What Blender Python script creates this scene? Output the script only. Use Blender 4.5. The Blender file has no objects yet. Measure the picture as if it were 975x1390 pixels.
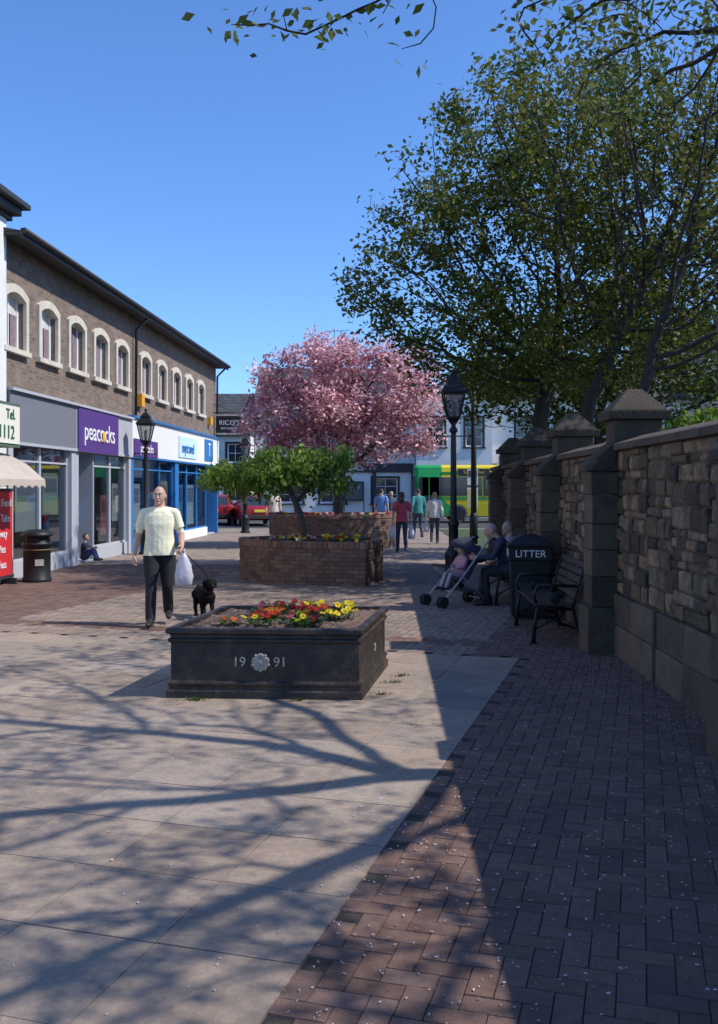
import bpy, math, random
import numpy as np
from mathutils import Vector, Matrix, kdtree, noise
random.seed(7); rng=np.random.default_rng(7)
sc=bpy.context.scene
sc.view_settings.view_transform='Standard'; sc.view_settings.look='None'; sc.view_settings.exposure=0
U=random.uniform
# ------------------------------------------------------------------ materials
def _mix(nt,blend,fac,a,b):
    n=nt.nodes.new('ShaderNodeMix'); n.data_type='RGBA'; n.blend_type=blend
    for i,x in ((0,fac),(6,a),(7,b)):
        if hasattr(x,'is_linked') or hasattr(x,'links'): nt.links.new(x,n.inputs[i])
        elif i==0: n.inputs[0].default_value=x
        else: n.inputs[i].default_value=(*x[:3],1)
    return n.outputs[2]
def mat(name,col,rough=.8,var=.15,scale=6,bump=0,bscale=60,metal=0,attr=False,spec=.5,stain=None,stain_s=1.5,stain_a=.5,brick=None,plane='xz',transl=0):
    m=bpy.data.materials.new(name); m.use_nodes=True; nt=m.node_tree; N=nt.nodes; L=nt.links
    p=N['Principled BSDF']; p.inputs['Roughness'].default_value=rough; p.inputs['Metallic'].default_value=metal
    p.inputs['Specular IOR Level'].default_value=spec
    tc=N.new('ShaderNodeTexCoord'); co=tc.outputs['Object']
    nz=N.new('ShaderNodeTexNoise'); nz.inputs['Scale'].default_value=scale; nz.inputs['Detail'].default_value=6; nz.inputs['Roughness'].default_value=.65
    L.new(co,nz.inputs['Vector'])
    lo=[c*(1-var) for c in col]; hi=[min(1,c*(1+var)) for c in col]
    cr=N.new('ShaderNodeMapRange'); cr.inputs[1].default_value=.3; cr.inputs[2].default_value=.7; L.new(nz.outputs[0],cr.inputs[0])
    c=_mix(nt,'MIX',cr.outputs[0],lo,hi)
    if brick:
        sp=N.new('ShaderNodeSeparateXYZ'); L.new(co,sp.inputs[0]); cb=N.new('ShaderNodeCombineXYZ')
        if plane=='xz':
            ad=N.new('ShaderNodeMath'); L.new(sp.outputs[0],ad.inputs[0]); L.new(sp.outputs[1],ad.inputs[1])
            L.new(ad.outputs[0],cb.inputs[0]); L.new(sp.outputs[2],cb.inputs[1])
        else:
            L.new(sp.outputs[0],cb.inputs[0]); L.new(sp.outputs[1],cb.inputs[1])
        bt=N.new('ShaderNodeTexBrick'); L.new(cb.outputs[0],bt.inputs['Vector'])
        bt.inputs['Scale'].default_value=1; bt.inputs['Brick Width'].default_value=brick['w']; bt.inputs['Row Height'].default_value=brick['h']
        bt.inputs['Mortar Size'].default_value=brick['m']; bt.inputs['Mortar Smooth'].default_value=.1
        bt.inputs['Color1'].default_value=(.7,.7,.7,1); bt.inputs['Color2'].default_value=(1.25,1.2,1.15,1); bt.inputs['Mortar'].default_value=(*brick['mc'],1)
        c=_mix(nt,'MULTIPLY',1.0,c,bt.outputs['Color'])
    if stain:
        n2=N.new('ShaderNodeTexNoise'); n2.inputs['Scale'].default_value=stain_s; n2.inputs['Detail'].default_value=8; n2.inputs['Roughness'].default_value=.7; L.new(co,n2.inputs['Vector'])
        r2=N.new('ShaderNodeMapRange'); r2.inputs[1].default_value=.48; r2.inputs[2].default_value=.68; r2.inputs[4].default_value=stain_a; L.new(n2.outputs[0],r2.inputs[0])
        c=_mix(nt,'MIX',r2.outputs[0],c,stain)
    if attr:
        at=N.new('ShaderNodeAttribute'); at.attribute_name='Col'; c=_mix(nt,'MULTIPLY',1.0,c,at.outputs['Color'])
    L.new(c,p.inputs['Base Color'])
    if bump:
        n3=N.new('ShaderNodeTexNoise'); n3.inputs['Scale'].default_value=bscale; n3.inputs['Detail'].default_value=5; L.new(co,n3.inputs['Vector'])
        bp=N.new('ShaderNodeBump'); bp.inputs['Strength'].default_value=bump; bp.inputs['Distance'].default_value=.02
        L.new(n3.outputs[0],bp.inputs['Height']); L.new(bp.outputs[0],p.inputs['Normal'])
    if transl:
        tr=N.new('ShaderNodeBsdfTranslucent'); L.new(c,tr.inputs[0]); mx=N.new('ShaderNodeMixShader'); mx.inputs[0].default_value=transl
        L.new(p.outputs[0],mx.inputs[1]); L.new(tr.outputs[0],mx.inputs[2]); L.new(mx.outputs[0],N['Material Output'].inputs[0])
    return m
def glassmat(name,tint,k=.35,rough=.02):
    m=bpy.data.materials.new(name); m.use_nodes=True; nt=m.node_tree; N=nt.nodes
    N.remove(N['Principled BSDF']); t=N.new('ShaderNodeBsdfTransparent'); t.inputs[0].default_value=(*tint,1)
    g=N.new('ShaderNodeBsdfGlossy'); g.inputs['Roughness'].default_value=rough; g.inputs[0].default_value=(.8,.85,.9,1)
    nz=N.new('ShaderNodeTexNoise'); nz.inputs['Scale'].default_value=1.2
    b=N.new('ShaderNodeBump'); b.inputs['Strength'].default_value=.05; nt.links.new(nz.outputs[0],b.inputs['Height']); nt.links.new(b.outputs[0],g.inputs['Normal'])
    mx=N.new('ShaderNodeMixShader'); mx.inputs[0].default_value=k
    nt.links.new(t.outputs[0],mx.inputs[1]); nt.links.new(g.outputs[0],mx.inputs[2]); nt.links.new(mx.outputs[0],N['Material Output'].inputs[0])
    return m
_pc={}
def paint(col,rough=.6,var=.06):
    k=(tuple(col),rough)
    if k not in _pc: _pc[k]=mat('paint_%d'%len(_pc),col,rough,var,9)
    return _pc[k]
BLACK=mat('black_paint',(.012,.012,.013),.5,.3,20,spec=.35)
IRON=mat('weathered_iron',(.022,.019,.017),.5,.35,14,bump=.35,bscale=45,stain=(.12,.075,.052),stain_s=4,stain_a=.65)
WHITE=mat('white_render',(.72,.72,.70),.85,.06,2,bump=.15,stain=(.5,.49,.46),stain_s=.8,stain_a=.35)
CREAM=mat('cream_stone',(.60,.55,.46),.8,.1,5,bump=.2,stain=(.4,.36,.3),stain_s=3,stain_a=.4)
SLATE=mat('slate_roof',(.06,.065,.072),.75,.3,2,brick=dict(w=.35,h=.2,m=.012,mc=(.35,.35,.35)))
GREYBRICK=mat('grey_brown_brick',(.185,.14,.11),.9,.22,3,bump=.3,brick=dict(w=.225,h=.075,m=.01,mc=(1.25,1.25,1.25)),stain=(.1,.085,.075),stain_s=1.2,stain_a=.4)
GLASS=glassmat('shop_glass',(.75,.8,.82),.22)
DGLASS=mat('window_glass',(.035,.04,.05),.06,.4,1.5,spec=.9)
STONE=mat('sandstone',(.155,.112,.072),.95,.4,14,bump=1.0,bscale=28,attr=True,stain=(.045,.036,.028),stain_s=6,stain_a=.8)
DRESSED=mat('dressed_sandstone',(.13,.098,.068),.95,.3,7,bump=.6,bscale=30,attr=True,stain=(.04,.033,.027),stain_s=3.5,stain_a=.75)
MORTAR=mat('mortar',(.12,.095,.07),.95,.3,10,bump=.6)
PAVER=mat('brick_paver',(.165,.10,.078),.9,.2,25,bump=.4,bscale=120,attr=True,stain=(.085,.06,.05),stain_s=1.1,stain_a=.5)
SLAB=mat('paving_slab',(.315,.248,.195),.88,.18,30,bump=.35,bscale=150,attr=True,stain=(.18,.14,.11),stain_s=1.3,stain_a=.65)
JOINT=mat('joint_sand',(.05,.04,.032),.95,.3,20,bump=.3)
ASPH=mat('asphalt',(.05,.05,.052),.9,.2,15,bump=.3)
FARP=mat('far_brick_paving',(.28,.22,.18),.9,.2,4,brick=dict(w=.2,h=.1,m=.006,mc=(.6,.6,.6)),plane='xy',stain=(.16,.12,.1),stain_s=.8,stain_a=.5)
GRASS=mat('grass_ground',(.05,.075,.025),.95,.4,6,bump=.6)
REDBRICK=mat('planter_brick',(.19,.108,.075),.9,.25,12,bump=.4,attr=True,stain=(.10,.07,.055),stain_s=4,stain_a=.5)
SOIL=mat('soil',(.14,.092,.07),1,.5,30,bump=1,bscale=30)
WOOD=mat('dark_bench_wood',(.035,.024,.018),.7,.4,25,bump=.2)
BARK=mat('bark',(.035,.03,.025),.95,.4,12,bump=.7,bscale=25)
BARKL=mat('bark_grey',(.08,.065,.055),.95,.3,12,bump=.5)
def leafmat(n,t=.3): return mat(n,(1,1,1),.6,.08,3,attr=True,transl=t,spec=.25)
LEAF=leafmat('leaves',.38); PETAL=leafmat('blossom',.25); SMALLPETAL=mat('fallen_petal',(.55,.45,.45),.8,.2,3)
# ------------------------------------------------------------------ builder
def V(*a): return Vector(a)
class B:
    def __init__(s): s.v=[];s.f=[];s.m=[];s.mats=[];s.s=[];s.c=[];s.X=None
    def add(s,vs,fs,m,smooth=False,col=(1,1,1)):
        if m not in s.mats: s.mats.append(m)
        i=s.mats.index(m); o=len(s.v)
        if s.X is not None: vs=[s.X@Vector(q) for q in vs]
        s.v+= [tuple(q) for q in vs]
        for f in fs: s.f.append(tuple(k+o for k in f)); s.m.append(i); s.s.append(smooth); s.c.append(col)
    def box(s,x0,x1,y0,y1,z0,z1,m,col=(1,1,1)):
        s.add([(x0,y0,z0),(x1,y0,z0),(x1,y1,z0),(x0,y1,z0),(x0,y0,z1),(x1,y0,z1),(x1,y1,z1),(x0,y1,z1)],
              [(0,3,2,1),(4,5,6,7),(0,1,5,4),(1,2,6,5),(2,3,7,6),(3,0,4,7)],m,False,col)
    def frust(s,c,a0,b0,z0,a1,b1,z1,m,col=(1,1,1)):
        x,y=c
        s.add([(x-a0,y-b0,z0),(x+a0,y-b0,z0),(x+a0,y+b0,z0),(x-a0,y+b0,z0),(x-a1,y-b1,z1),(x+a1,y-b1,z1),(x+a1,y+b1,z1),(x-a1,y+b1,z1)],
              [(0,3,2,1),(4,5,6,7),(0,1,5,4),(1,2,6,5),(2,3,7,6),(3,0,4,7)],m,False,col)
    def prism(s,pts,vec,m,col=(1,1,1)):
        n=len(pts); vec=Vector(vec); a=[Vector(p) for p in pts]; b=[p+vec for p in a]
        s.add(a+b,[tuple(range(n)),tuple(range(2*n-1,n-1,-1))]+[(i,i+n,(i+1)%n+n,(i+1)%n) for i in range(n)],m,False,col)
    def loft(s,rings,m,smooth=True,cap=True,col=(1,1,1)):
        n=len(rings[0]); vs=[q for r in rings for q in r]; fs=[]
        for k in range(len(rings)-1):
            for i in range(n):
                j=(i+1)%n; fs.append((k*n+i,k*n+j,(k+1)*n+j,(k+1)*n+i))
        if cap: fs.append(tuple(range(n-1,-1,-1))); fs.append(tuple(range((len(rings)-1)*n,len(rings)*n)))
        s.add(vs,fs,m,smooth,col)
    def tube(s,pts,rad,m,n=8,smooth=True,cap=True,round_=False,col=(1,1,1)):
        pts=[Vector(p) for p in pts]
        if not hasattr(rad,'__len__'): rad=[rad]*len(pts)
        rad=list(rad)
        if round_:
            t0=(pts[0]-pts[1]).normalized(); t1=(pts[-1]-pts[-2]).normalized(); r0=rad[0]; r1=rad[-1]
            pre=[(pts[0]+t0*r0*.95,r0*.25),(pts[0]+t0*r0*.7,r0*.7)]; post=[(pts[-1]+t1*r1*.7,r1*.7),(pts[-1]+t1*r1*.95,r1*.25)]
            pts=[p for p,_ in pre]+pts+[p for p,_ in post]; rad=[r for _,r in pre]+rad+[r for _,r in post]
        rings=[]; nv=None
        for i,p in enumerate(pts):
            t=(pts[min(i+1,len(pts)-1)]-pts[max(i-1,0)])
            if t.length<1e-7: t=V(0,0,1)
            t.normalize()
            if nv is None:
                ref=V(1,0,0) if abs(t.x)<.8 else V(0,1,0); nv=(ref-t*ref.dot(t)).normalized()
            else:
                nv=(nv-t*nv.dot(t))
                if nv.length<1e-5: nv=t.orthogonal()
                nv.normalize()
            bv=t.cross(nv); rings.append([p+(nv*math.cos(2*math.pi*k/n)+bv*math.sin(2*math.pi*k/n))*rad[i] for k in range(n)])
        s.loft(rings,m,smooth,cap,col)
    def rev(s,prof,m,M=Matrix(),n=16,smooth=True,cap=True,col=(1,1,1),ph=0):
        s.loft([[M@V(r*math.cos(2*math.pi*k/n+ph),r*math.sin(2*math.pi*k/n+ph),z) for k in range(n)] for r,z in prof],m,smooth,cap,col)
    def ell(s,c,r,m,R=None,n=14,k=9,col=(1,1,1)):
        c=Vector(c); R=R or Matrix.Identity(3); rings=[]
        for i in range(k):
            a=math.pi*(i+.35)/(k-.3); rr=math.sin(a); z=-math.cos(a)
            rings.append([c+R@V(r[0]*rr*math.cos(2*math.pi*j/n),r[1]*rr*math.sin(2*math.pi*j/n),r[2]*z) for j in range(n)])
        s.loft(rings,m,True,True,col)
    def wheel(s,c,ax,R,w,m,hub=None):
        q=Vector(ax).to_track_quat('Z','Y').to_matrix().to_4x4(); M=Matrix.Translation(c)@q
        s.rev([(R*.72,-w/2),(R*.95,-w/2),(R,-w*.25),(R,w*.25),(R*.95,w/2),(R*.72,w/2)],m,M,20)
        s.rev([(R*.2,-w*.4),(R*.71,-w*.3),(R*.71,w*.3),(R*.2,w*.4)],hub or m,M,20)
    def text(s,st,size,m,M,ex=.01,align='CENTER'):
        cu=bpy.data.curves.new('t','FONT'); cu.body=st; cu.size=size; cu.extrude=ex; cu.align_x=align; cu.align_y='CENTER'; cu.resolution_u=3
        o=bpy.data.objects.new('t',cu); sc.collection.objects.link(o); dg=bpy.context.evaluated_depsgraph_get()
        me=bpy.data.meshes.new_from_object(o.evaluated_get(dg)); bpy.data.objects.remove(o)
        s.add([M@v.co for v in me.vertices],[tuple(p.vertices) for p in me.polygons],m)
    def obj(s,name,parent=None,bevel=0,loc=None,rz=0):
        me=bpy.data.meshes.new(name); me.from_pydata(s.v,[],s.f)
        for m in s.mats: me.materials.append(m)
        me.polygons.foreach_set('material_index',s.m); me.polygons.foreach_set('use_smooth',s.s)
        if any(c!=(1,1,1) for c in s.c) or any(m.name in('sandstone','dressed_sandstone','planter_brick','leaves') for m in s.mats):
            at=me.color_attributes.new('Col','FLOAT_COLOR','CORNER'); arr=[]
            for f,c in zip(s.f,s.c): arr+=[c[0],c[1],c[2],1]*len(f)
            at.data.foreach_set('color',arr)
        me.update(); o=bpy.data.objects.new(name,me); sc.collection.objects.link(o)
        if parent: o.parent=parent
        if loc: o.location=loc
        o.rotation_euler[2]=rz
        if bevel:
            b=o.modifiers.new('bev','BEVEL'); b.width=bevel; b.segments=2; b.limit_method='ANGLE'; b.angle_limit=.7
        return o
def grp(name,loc=(0,0,0),rz=0):
    o=bpy.data.objects.new(name,None); sc.collection.objects.link(o); o.location=loc; o.rotation_euler[2]=rz; o.empty_display_size=.2; return o
RX=Matrix.Rotation(math.pi/2,4,'X')
def TX(x,y,z): return Matrix.Translation((x,y,z))@RX
def quads(name,P,C,m,parent=None,k=4):
    n=len(P)//k; me=bpy.data.meshes.new(name); me.vertices.add(n*k); me.vertices.foreach_set('co',P.astype(np.float32).ravel())
    me.loops.add(n*k); me.loops.foreach_set('vertex_index',np.arange(n*k,dtype=np.int32)); me.polygons.add(n)
    me.polygons.foreach_set('loop_start',np.arange(0,n*k,k,dtype=np.int32)); me.polygons.foreach_set('loop_total',np.full(n,k,dtype=np.int32))
    me.update(calc_edges=True)
    if C is not None:
        at=me.color_attributes.new('Col','FLOAT_COLOR','CORNER'); cc=np.ones((n*k,4),np.float32); cc[:,:3]=np.repeat(C,k,axis=0); at.data.foreach_set('color',cc.ravel())
    me.materials.append(m); o=bpy.data.objects.new(name,me); sc.collection.objects.link(o)
    if parent: o.parent=parent
    return o
# ------------------------------------------------------------------ camera, light, sky
cam=bpy.data.objects.new('camera',bpy.data.cameras.new('camera')); sc.collection.objects.link(cam); sc.camera=cam
cam.location=(0,0,1.77); cam.rotation_euler=(math.pi/2,0,0); cam.data.sensor_fit='VERTICAL'; cam.data.sensor_height=36; cam.data.lens=1290/1390*36
cam.data.shift_y=-32/1390; cam.data.clip_end=3000; cam.data.clip_start=.05
d=V(-.89,.14,-1).normalized()
sun=bpy.data.objects.new('sun',bpy.data.lights.new('sun','SUN')); sc.collection.objects.link(sun); sun.data.energy=5.0; sun.data.angle=math.radians(.53); sun.data.color=(1,.94,.85)
sun.rotation_euler=d.to_track_quat('-Z','Y').to_euler(); sun.location=(20,-3,22)
w=bpy.data.worlds.new('World'); sc.world=w; w.use_nodes=True; nt=w.node_tree; sk=nt.nodes.new('ShaderNodeTexSky'); sk.sky_type='NISHITA'; sk.sun_disc=False
sk.sun_elevation=math.asin(-d.z); sk.sun_rotation=math.atan2(-d.x,-d.y); sk.air_density=1.0; sk.dust_density=.3; sk.ozone_density=2.2
tint=_mix(nt,'MULTIPLY',1.0,sk.outputs[0],(.80,1.16,1.68))
nt.links.new(tint,nt.nodes['Background'].inputs[0]); nt.nodes['Background'].inputs[1].default_value=.13
# ------------------------------------------------------------------ ground
b=B(); b.box(-1500,1500,-1500,1500,-.5,-.01,ASPH); b.obj('ground')
b=B(); b.box(-40,45,41.5,57,-.005,-.004,ASPH); b.obj('road')
b=B()
for k in range(16): b.box(-30+k*4,-28+k*4,49.0,49.12,.0,.001,WHITE)
b.box(-40,45,41.75,41.83,.0,.001,paint((.6,.45,.03))); b.obj('road_markings')
ca,sa=math.cos(math.radians(16.5)),math.sin(math.radians(16.5)); CX,CY=1.66,9.84
def uv2w(u,v): return CX+ca*u+sa*v, CY-sa*u+ca*v
def wallX(Y): return 2.48+.028*Y
def facX(Y): return -7.78+.055*Y
b=B(); b.box(-9,8,-6,22.0,-.4,.0,JOINT); b.obj('paving_bed')
b=B(); b.box(-22,24,21.99,41.3,-.3,.009,FARP); b.box(-22,24,41.3,41.45,-.3,.012,CREAM); b.obj('brick_pavement')
b=B(); b.add([(wallX(-6)+.3,-6,.02),(40,-6,.02),(40,41,.02),(wallX(21.9)+.3,41,.02)],[(0,1,2,3)],GRASS); b.obj('churchyard_grass')
P=[];C=[];W=.102; g=.0035
for i in range(-130,42):
    for j in range(-110,150):
        k=(i-j)%4
        if k not in(0,3): continue
        u0,v0=i*W,j*W; u1,v1=(u0+2*W,v0+W) if k==0 else (u0+W,v0+2*W)
        if u0<0 and v0<0: continue
        x,y=uv2w((u0+u1)/2,(v0+v1)/2)
        if y<1.2 or y>22.1 or x>wallX(y)+.02 or x<facX(y)-.2: continue
        h=.009+U(-.0012,.0012); t=[U(-.0015,.0015) for _ in range(4)]
        q=[(*uv2w(a,c),h+t[n]) for n,(a,c) in enumerate(((u0+g,v0+g),(u1-g,v0+g),(u1-g,v1-g),(u0+g,v1-g)))]
        P+=q; s=U(.78,1.18); r=U(-.05,.07); cl=(s*(1+r),s,s*(1-r))
        band=(v0>.6 and v0<1.0) or u0<-7.0
        if u0<-.6 and not band: s=U(.86,1.12); r=U(-.04,.04); cl=(1.62*s*(1+r),2.0*s,2.05*s*(1-r))
        C.append(cl)
        if y<9:
            e=.004; o=[(*uv2w(a,c),0) for a,c in ((u0+g-e,v0+g-e),(u1-g+e,v0+g-e),(u1-g+e,v1-g+e),(u0+g-e,v1-g+e))]
            for n in range(4):
                m=(n+1)%4; P+=[o[n],o[m],q[m],q[n]]; C.append((s*.8,s*.8,s*.8))
quads('herringbone_brick_paving',np.array(P),np.array(C),PAVER)
P=[];C=[];S=.6; g=.0035
for j in range(-22,0):
    for i in range(-22,0):
        u0,u1,v0,v1=i*S,(i+1)*S,j*S,(j+1)*S
        x,y=uv2w((u0+u1)/2,(v0+v1)/2)
        if y<.8 or x<facX(y)-1: continue
        h=.010+U(-.001,.001); t=[U(-.0015,.0015) for _ in range(4)]
        q=[(*uv2w(a,c),h+t[n]) for n,(a,c) in enumerate(((u0+g,v0+g),(u1-g,v0+g),(u1-g,v1-g),(u0+g,v1-g)))]
        P+=q; s=U(.86,1.12); r=U(-.03,.04); C.append((s*(1+r),s,s*(1-r)))
        e=.004; o=[(*uv2w(a,c),0) for a,c in ((u0+g-e,v0+g-e),(u1-g+e,v0+g-e),(u1-g+e,v1-g+e),(u0+g-e,v1-g+e))]
        for n in range(4):
            m=(n+1)%4; P+=[o[n],o[m],q[m],q[n]]; C.append((s*.7,s*.7,s*.7))
quads('paving_slabs',np.array(P),np.array(C),SLAB)
P=[]
for _ in range(7500):
    r=random.random()
    if r<.80: y=U(1.9,16); x=U(-.2+.1*(y-4),wallX(y)-.05); x=x if random.random()<.7 else max(x,wallX(y)-abs(random.gauss(0,.5))-.05)
    else: y=3+abs(random.gauss(0,6)); x=U(-4,1.0)
    if -1.7<x<.3 and 7.8<y<9.6: continue
    s=U(.0045,.011) if r<.8 else U(.003,.008); a=U(0,6.28); c,n=math.cos(a),math.sin(a); e=U(.45,.9)
    for px,py in((-1,-.5),(0,-1*e),(1,.3),(0,1*e)):
        P.append((x+s*(c*px-n*py*e),y+s*(n*px+c*py*e),.0135+U(0,.006)))
quads('fallen_petals',np.array(P),None,SMALLPETAL)
# ------------------------------------------------------------------ stone wall
wr=-math.pi/2-math.atan(.028)
WG=grp('stone_wall',(2.48,0,0),wr)
b=B(); b.box(-22.0,3,.02,.42,0,2.2,MORTAR); b.obj('core',WG)
b=B()
def stone(b,x0,x1,z0,z1,y,m,col,ch=.014,yb=.03):
    j=lambda: U(-.009,.009)
    v=[(x0+j(),yb,z0+j()),(x1+j(),yb,z0+j()),(x1+j(),yb,z1+j()),(x0+j(),yb,z1+j())]
    v+=[(x0+j()*.6,y+ch,z0),(x1,y+ch,z0+j()*.6),(x1+j()*.6,y+ch,z1),(x0,y+ch,z1+j()*.6)]
    v+=[(x0+ch+abs(j()),y+j()*.7,z0+ch+abs(j())),(x1-ch-abs(j()),y+j()*.7,z0+ch+abs(j())),(x1-ch-abs(j()),y+j()*.7,z1-ch-abs(j())),(x0+ch+abs(j()),y+j()*.7,z1-ch-abs(j()))]
    b.add(v,[(8,9,10,11),(4,5,9,8),(5,6,10,9),(6,7,11,10),(7,4,8,11),(0,1,5,4),(1,2,6,5),(2,3,7,6),(3,0,4,7)],m,False,col)
def scol():
    s=random.choice([.45,.6,.8,.95,1.1,1.35,1.7])*U(.85,1.1); r=U(-.05,.14); return (s*(1+r),s,s*(1-r*.8))
x=-21.95
while x<2.8:
    sw=U(.5,1.1); z=.66
    while z<2.13:
        h=min(U(.07,.2),2.17-z)
        if 2.17-(z+h)<.06: h=2.17-z
        xx=x
        while xx<x+sw-.05:
            l=U(.12,.36)
            if x+sw-(xx+l)<.1: l=x+sw-xx
            stone(b,xx+.008,xx+l-.008,z+.008,z+h-.008,U(-.035,.005),STONE,scol()); xx+=l
        z+=h
    x+=sw
x=-21.95
while x<2.8:
    for z0,z1 in((.0,.33),(.335,.655)):
        s=U(.7,1.2); xx=x+U(-.1,.1)
        stone(b,xx+.004,xx+.78,z0,z1,-.055+U(-.006,.004),DRESSED,(s*1.02,s,s*.97),.012)
    x+=.785
b.obj('stones',WG)
b=B(); x=-22.0
while x<2.6:
    l=U(.7,1.1); s=U(.55,.9); b.prism([(x,-.07,2.17),(x,.5,2.17),(x,.5,2.24),(x,.215,2.33),(x,-.07,2.24)],(l-.01,0,0),DRESSED,(s,s,s)); x+=l
b.obj('coping',WG,.01)
for yy in(6.1,10.3,13.65,16.9,20.1):
    b=B(); c=-yy; b.box(c-.24,c+.24,-.34,.0,0,.5,DRESSED,(.8,.8,.8))
    z=.503
    while z<1.9:
        h=min(U(.26,.36),1.95-z); s=U(.55,1.1); b.box(c-.2+U(-.006,.006),c+.2+U(-.006,.006),-.29+U(-.006,.006),-.002,z,z+h-.006,DRESSED,(s,s,s*.97)); z+=h
    b.prism([(c-.23,-.34,1.953),(c-.23,0,1.953),(c-.23,0,2.26),(c-.23,-.06,2.26),(c-.23,-.34,2.02)],(.46,0,0),DRESSED,(.5,.5,.5))
    if yy>7:
        b.box(c-.2,c+.2,-.05,.46,2.0,2.5,DRESSED,(.55,.55,.55))
        b.frust((c,.205),.28,.32,2.503,.29,.33,2.60,DRESSED,(.42,.42,.42)); b.frust((c,.205),.26,.30,2.602,.05,.08,2.84,DRESSED,(.48,.48,.48))
    b.obj('buttress',WG,.012)
# ------------------------------------------------------------------ trees
def space_tree(name,trunk,ells,nattr,step,dk,tip,pw,leaf,barkm,seed,maxit=150,droop=0):
    random.seed(seed); r=np.random.default_rng(seed)
    G=grp(name,trunk[0])
    base=Vector(trunk[0])
    att=[]; tot=sum(e[1][0]*e[1][1]*e[1][2]*(e[2] if len(e)>2 else 1) for e in ells)
    for e in ells:
        c,rr=e[0],e[1]; n=int(nattr*rr[0]*rr[1]*rr[2]*(e[2] if len(e)>2 else 1)/tot)+8
        for _ in range(n):
            q=r.normal(size=3); q/=np.linalg.norm(q); q*=r.random()**(1/2.6)
            att.append(Vector((c[0]+q[0]*rr[0],c[1]+q[1]*rr[1],c[2]+q[2]*rr[2])))
    nodes=[];par=[]
    tp=[Vector(t) for t in trunk]; nodes.append(tp[0].copy()); par.append(-1)
    for a,c in zip(tp[:-1],tp[1:]):
        n=max(1,int((c-a).length/step))
        for i in range(1,n+1):
            nodes.append(a.lerp(c,i/n)+Vector((U(-.02,.02),U(-.02,.02),0))); par.append(len(nodes)-2)
    start=int(len(nodes)*.5)
    used=set()
    for it in range(maxit):
        if not att: break
        kd=kdtree.KDTree(len(nodes)-start)
        for i in range(start,len(nodes)): kd.insert(nodes[i],i)
        kd.balance(); acc={}; keep=[]
        for a in att:
            co,i,ds=kd.find(a)
            if ds<dk: continue
            keep.append(a); acc.setdefault(i,Vector((0,0,0))); acc[i]+=(a-nodes[i])/ds
        att=keep; add=0
        for i,v in acc.items():
            if v.length<1e-4: continue
            dv=v.normalized()
            if par[i]>=0: dv=(dv+(nodes[i]-nodes[par[i]]).normalized()*.55)
            dv=(dv+Vector((U(-.3,.3),U(-.3,.3),U(-.25,.3)))).normalized()
            p=nodes[i]+dv*step; key=(i,round(p.x*4),round(p.y*4),round(p.z*4))
            if key in used: continue
            used.add(key); nodes.append(p); par.append(i); add+=1
        if not add: break
        if len(nodes)>11000: break
    N=len(nodes); ch=[[] for _ in range(N)]
    for i in range(1,N): ch[par[i]].append(i)
    rad=[0]*N
    for i in range(N-1,-1,-1):
        rad[i]=tip if not ch[i] else max(sum(rad[c]**pw for c in ch[i])**(1/pw),tip)
    bb=B(); bo=base
    stack=[0]
    while stack:
        s=stack.pop()
        pts=[nodes[par[s]]-bo,nodes[s]-bo] if par[s]>=0 else [nodes[s]-bo]; rs=[rad[s],rad[s]] if par[s]>=0 else [rad[s]*1.35]
        i=s
        while ch[i]:
            cs=sorted(ch[i],key=lambda c:-rad[c]); stack+=cs[1:]; i=cs[0]; pts.append(nodes[i]-bo); rs.append(rad[i])
        if len(pts)>1:
            rs[-1]*=.5; bb.tube(pts,rs,barkm,10 if rs[0]>.08 else (5 if rs[0]>.02 else 3),True,False)
    bb.obj('trunk_and_branches',G)
    thr,per,sig,size,cols,nscale,gap=leaf
    sel=[i for i in range(N) if rad[i]<thr and i>start]
    pos=[];col=[]
    for i in sel:
        p=nodes[i]; nv=noise.noise(p*nscale+Vector((seed,0,0)))
        k=int(per*max(0,min(1.6,1+(nv-gap)*3.4))*U(.6,1.4))
        cb=cols[0] if U(-.5,.5)+nv*1.2<0 else cols[1]
        for _ in range(k):
            pos.append(p+Vector((random.gauss(0,sig),random.gauss(0,sig),random.gauss(0,sig*.7)-abs(random.gauss(0,droop))))-bo); s=U(.65,1.35); col.append((cb[0]*s,cb[1]*s,cb[2]*s))
    if pos:
        n=len(pos); p=np.array(pos); nn=r.normal(size=(n,3)); nn[:,2]=np.abs(nn[:,2])+.4; nn/=np.linalg.norm(nn,axis=1)[:,None]
        t=np.cross(nn,r.normal(size=(n,3))); 
        if droop: t[:,2]-=.8
        t/=np.linalg.norm(t,axis=1)[:,None]; bt=np.cross(nn,t); s=size*r.uniform(.6,1.35,(n,1))
        Q=np.stack([p-t*s,p+bt*s*.55+nn*s*.12,p+t*s,p-bt*s*.55+nn*s*.12],axis=1).reshape(-1,3)
        quads('foliage',Q,np.array(col),PETAL if 'cherry' in name else LEAF,G)
    print(name,N,len(pos),rad[0]); return G
GA=(.07,.11,.018); GB=(.16,.175,.03)
space_tree('sycamore_tree',[(3.9,20,0),(3.95,20,1.6),(3.8,20,3.2),(4.1,20.1,4.6)],[((2.6,20,6.0),(3.0,2.3,1.9)),((1.7,19.5,7.6),(1.7,1.5,1.2)),((3.7,20.4,8.9),(2.6,2.2,2.2)),((5.8,20,6.9),(2.8,2.3,2.6)),((3.6,20,4.5),(2.9,2.0,1.0),1.6)],2700,.17,.26,.0075,2.1,(.028,15,.17,.062,(GA,GB),.85,-.02),BARK,3)
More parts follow.
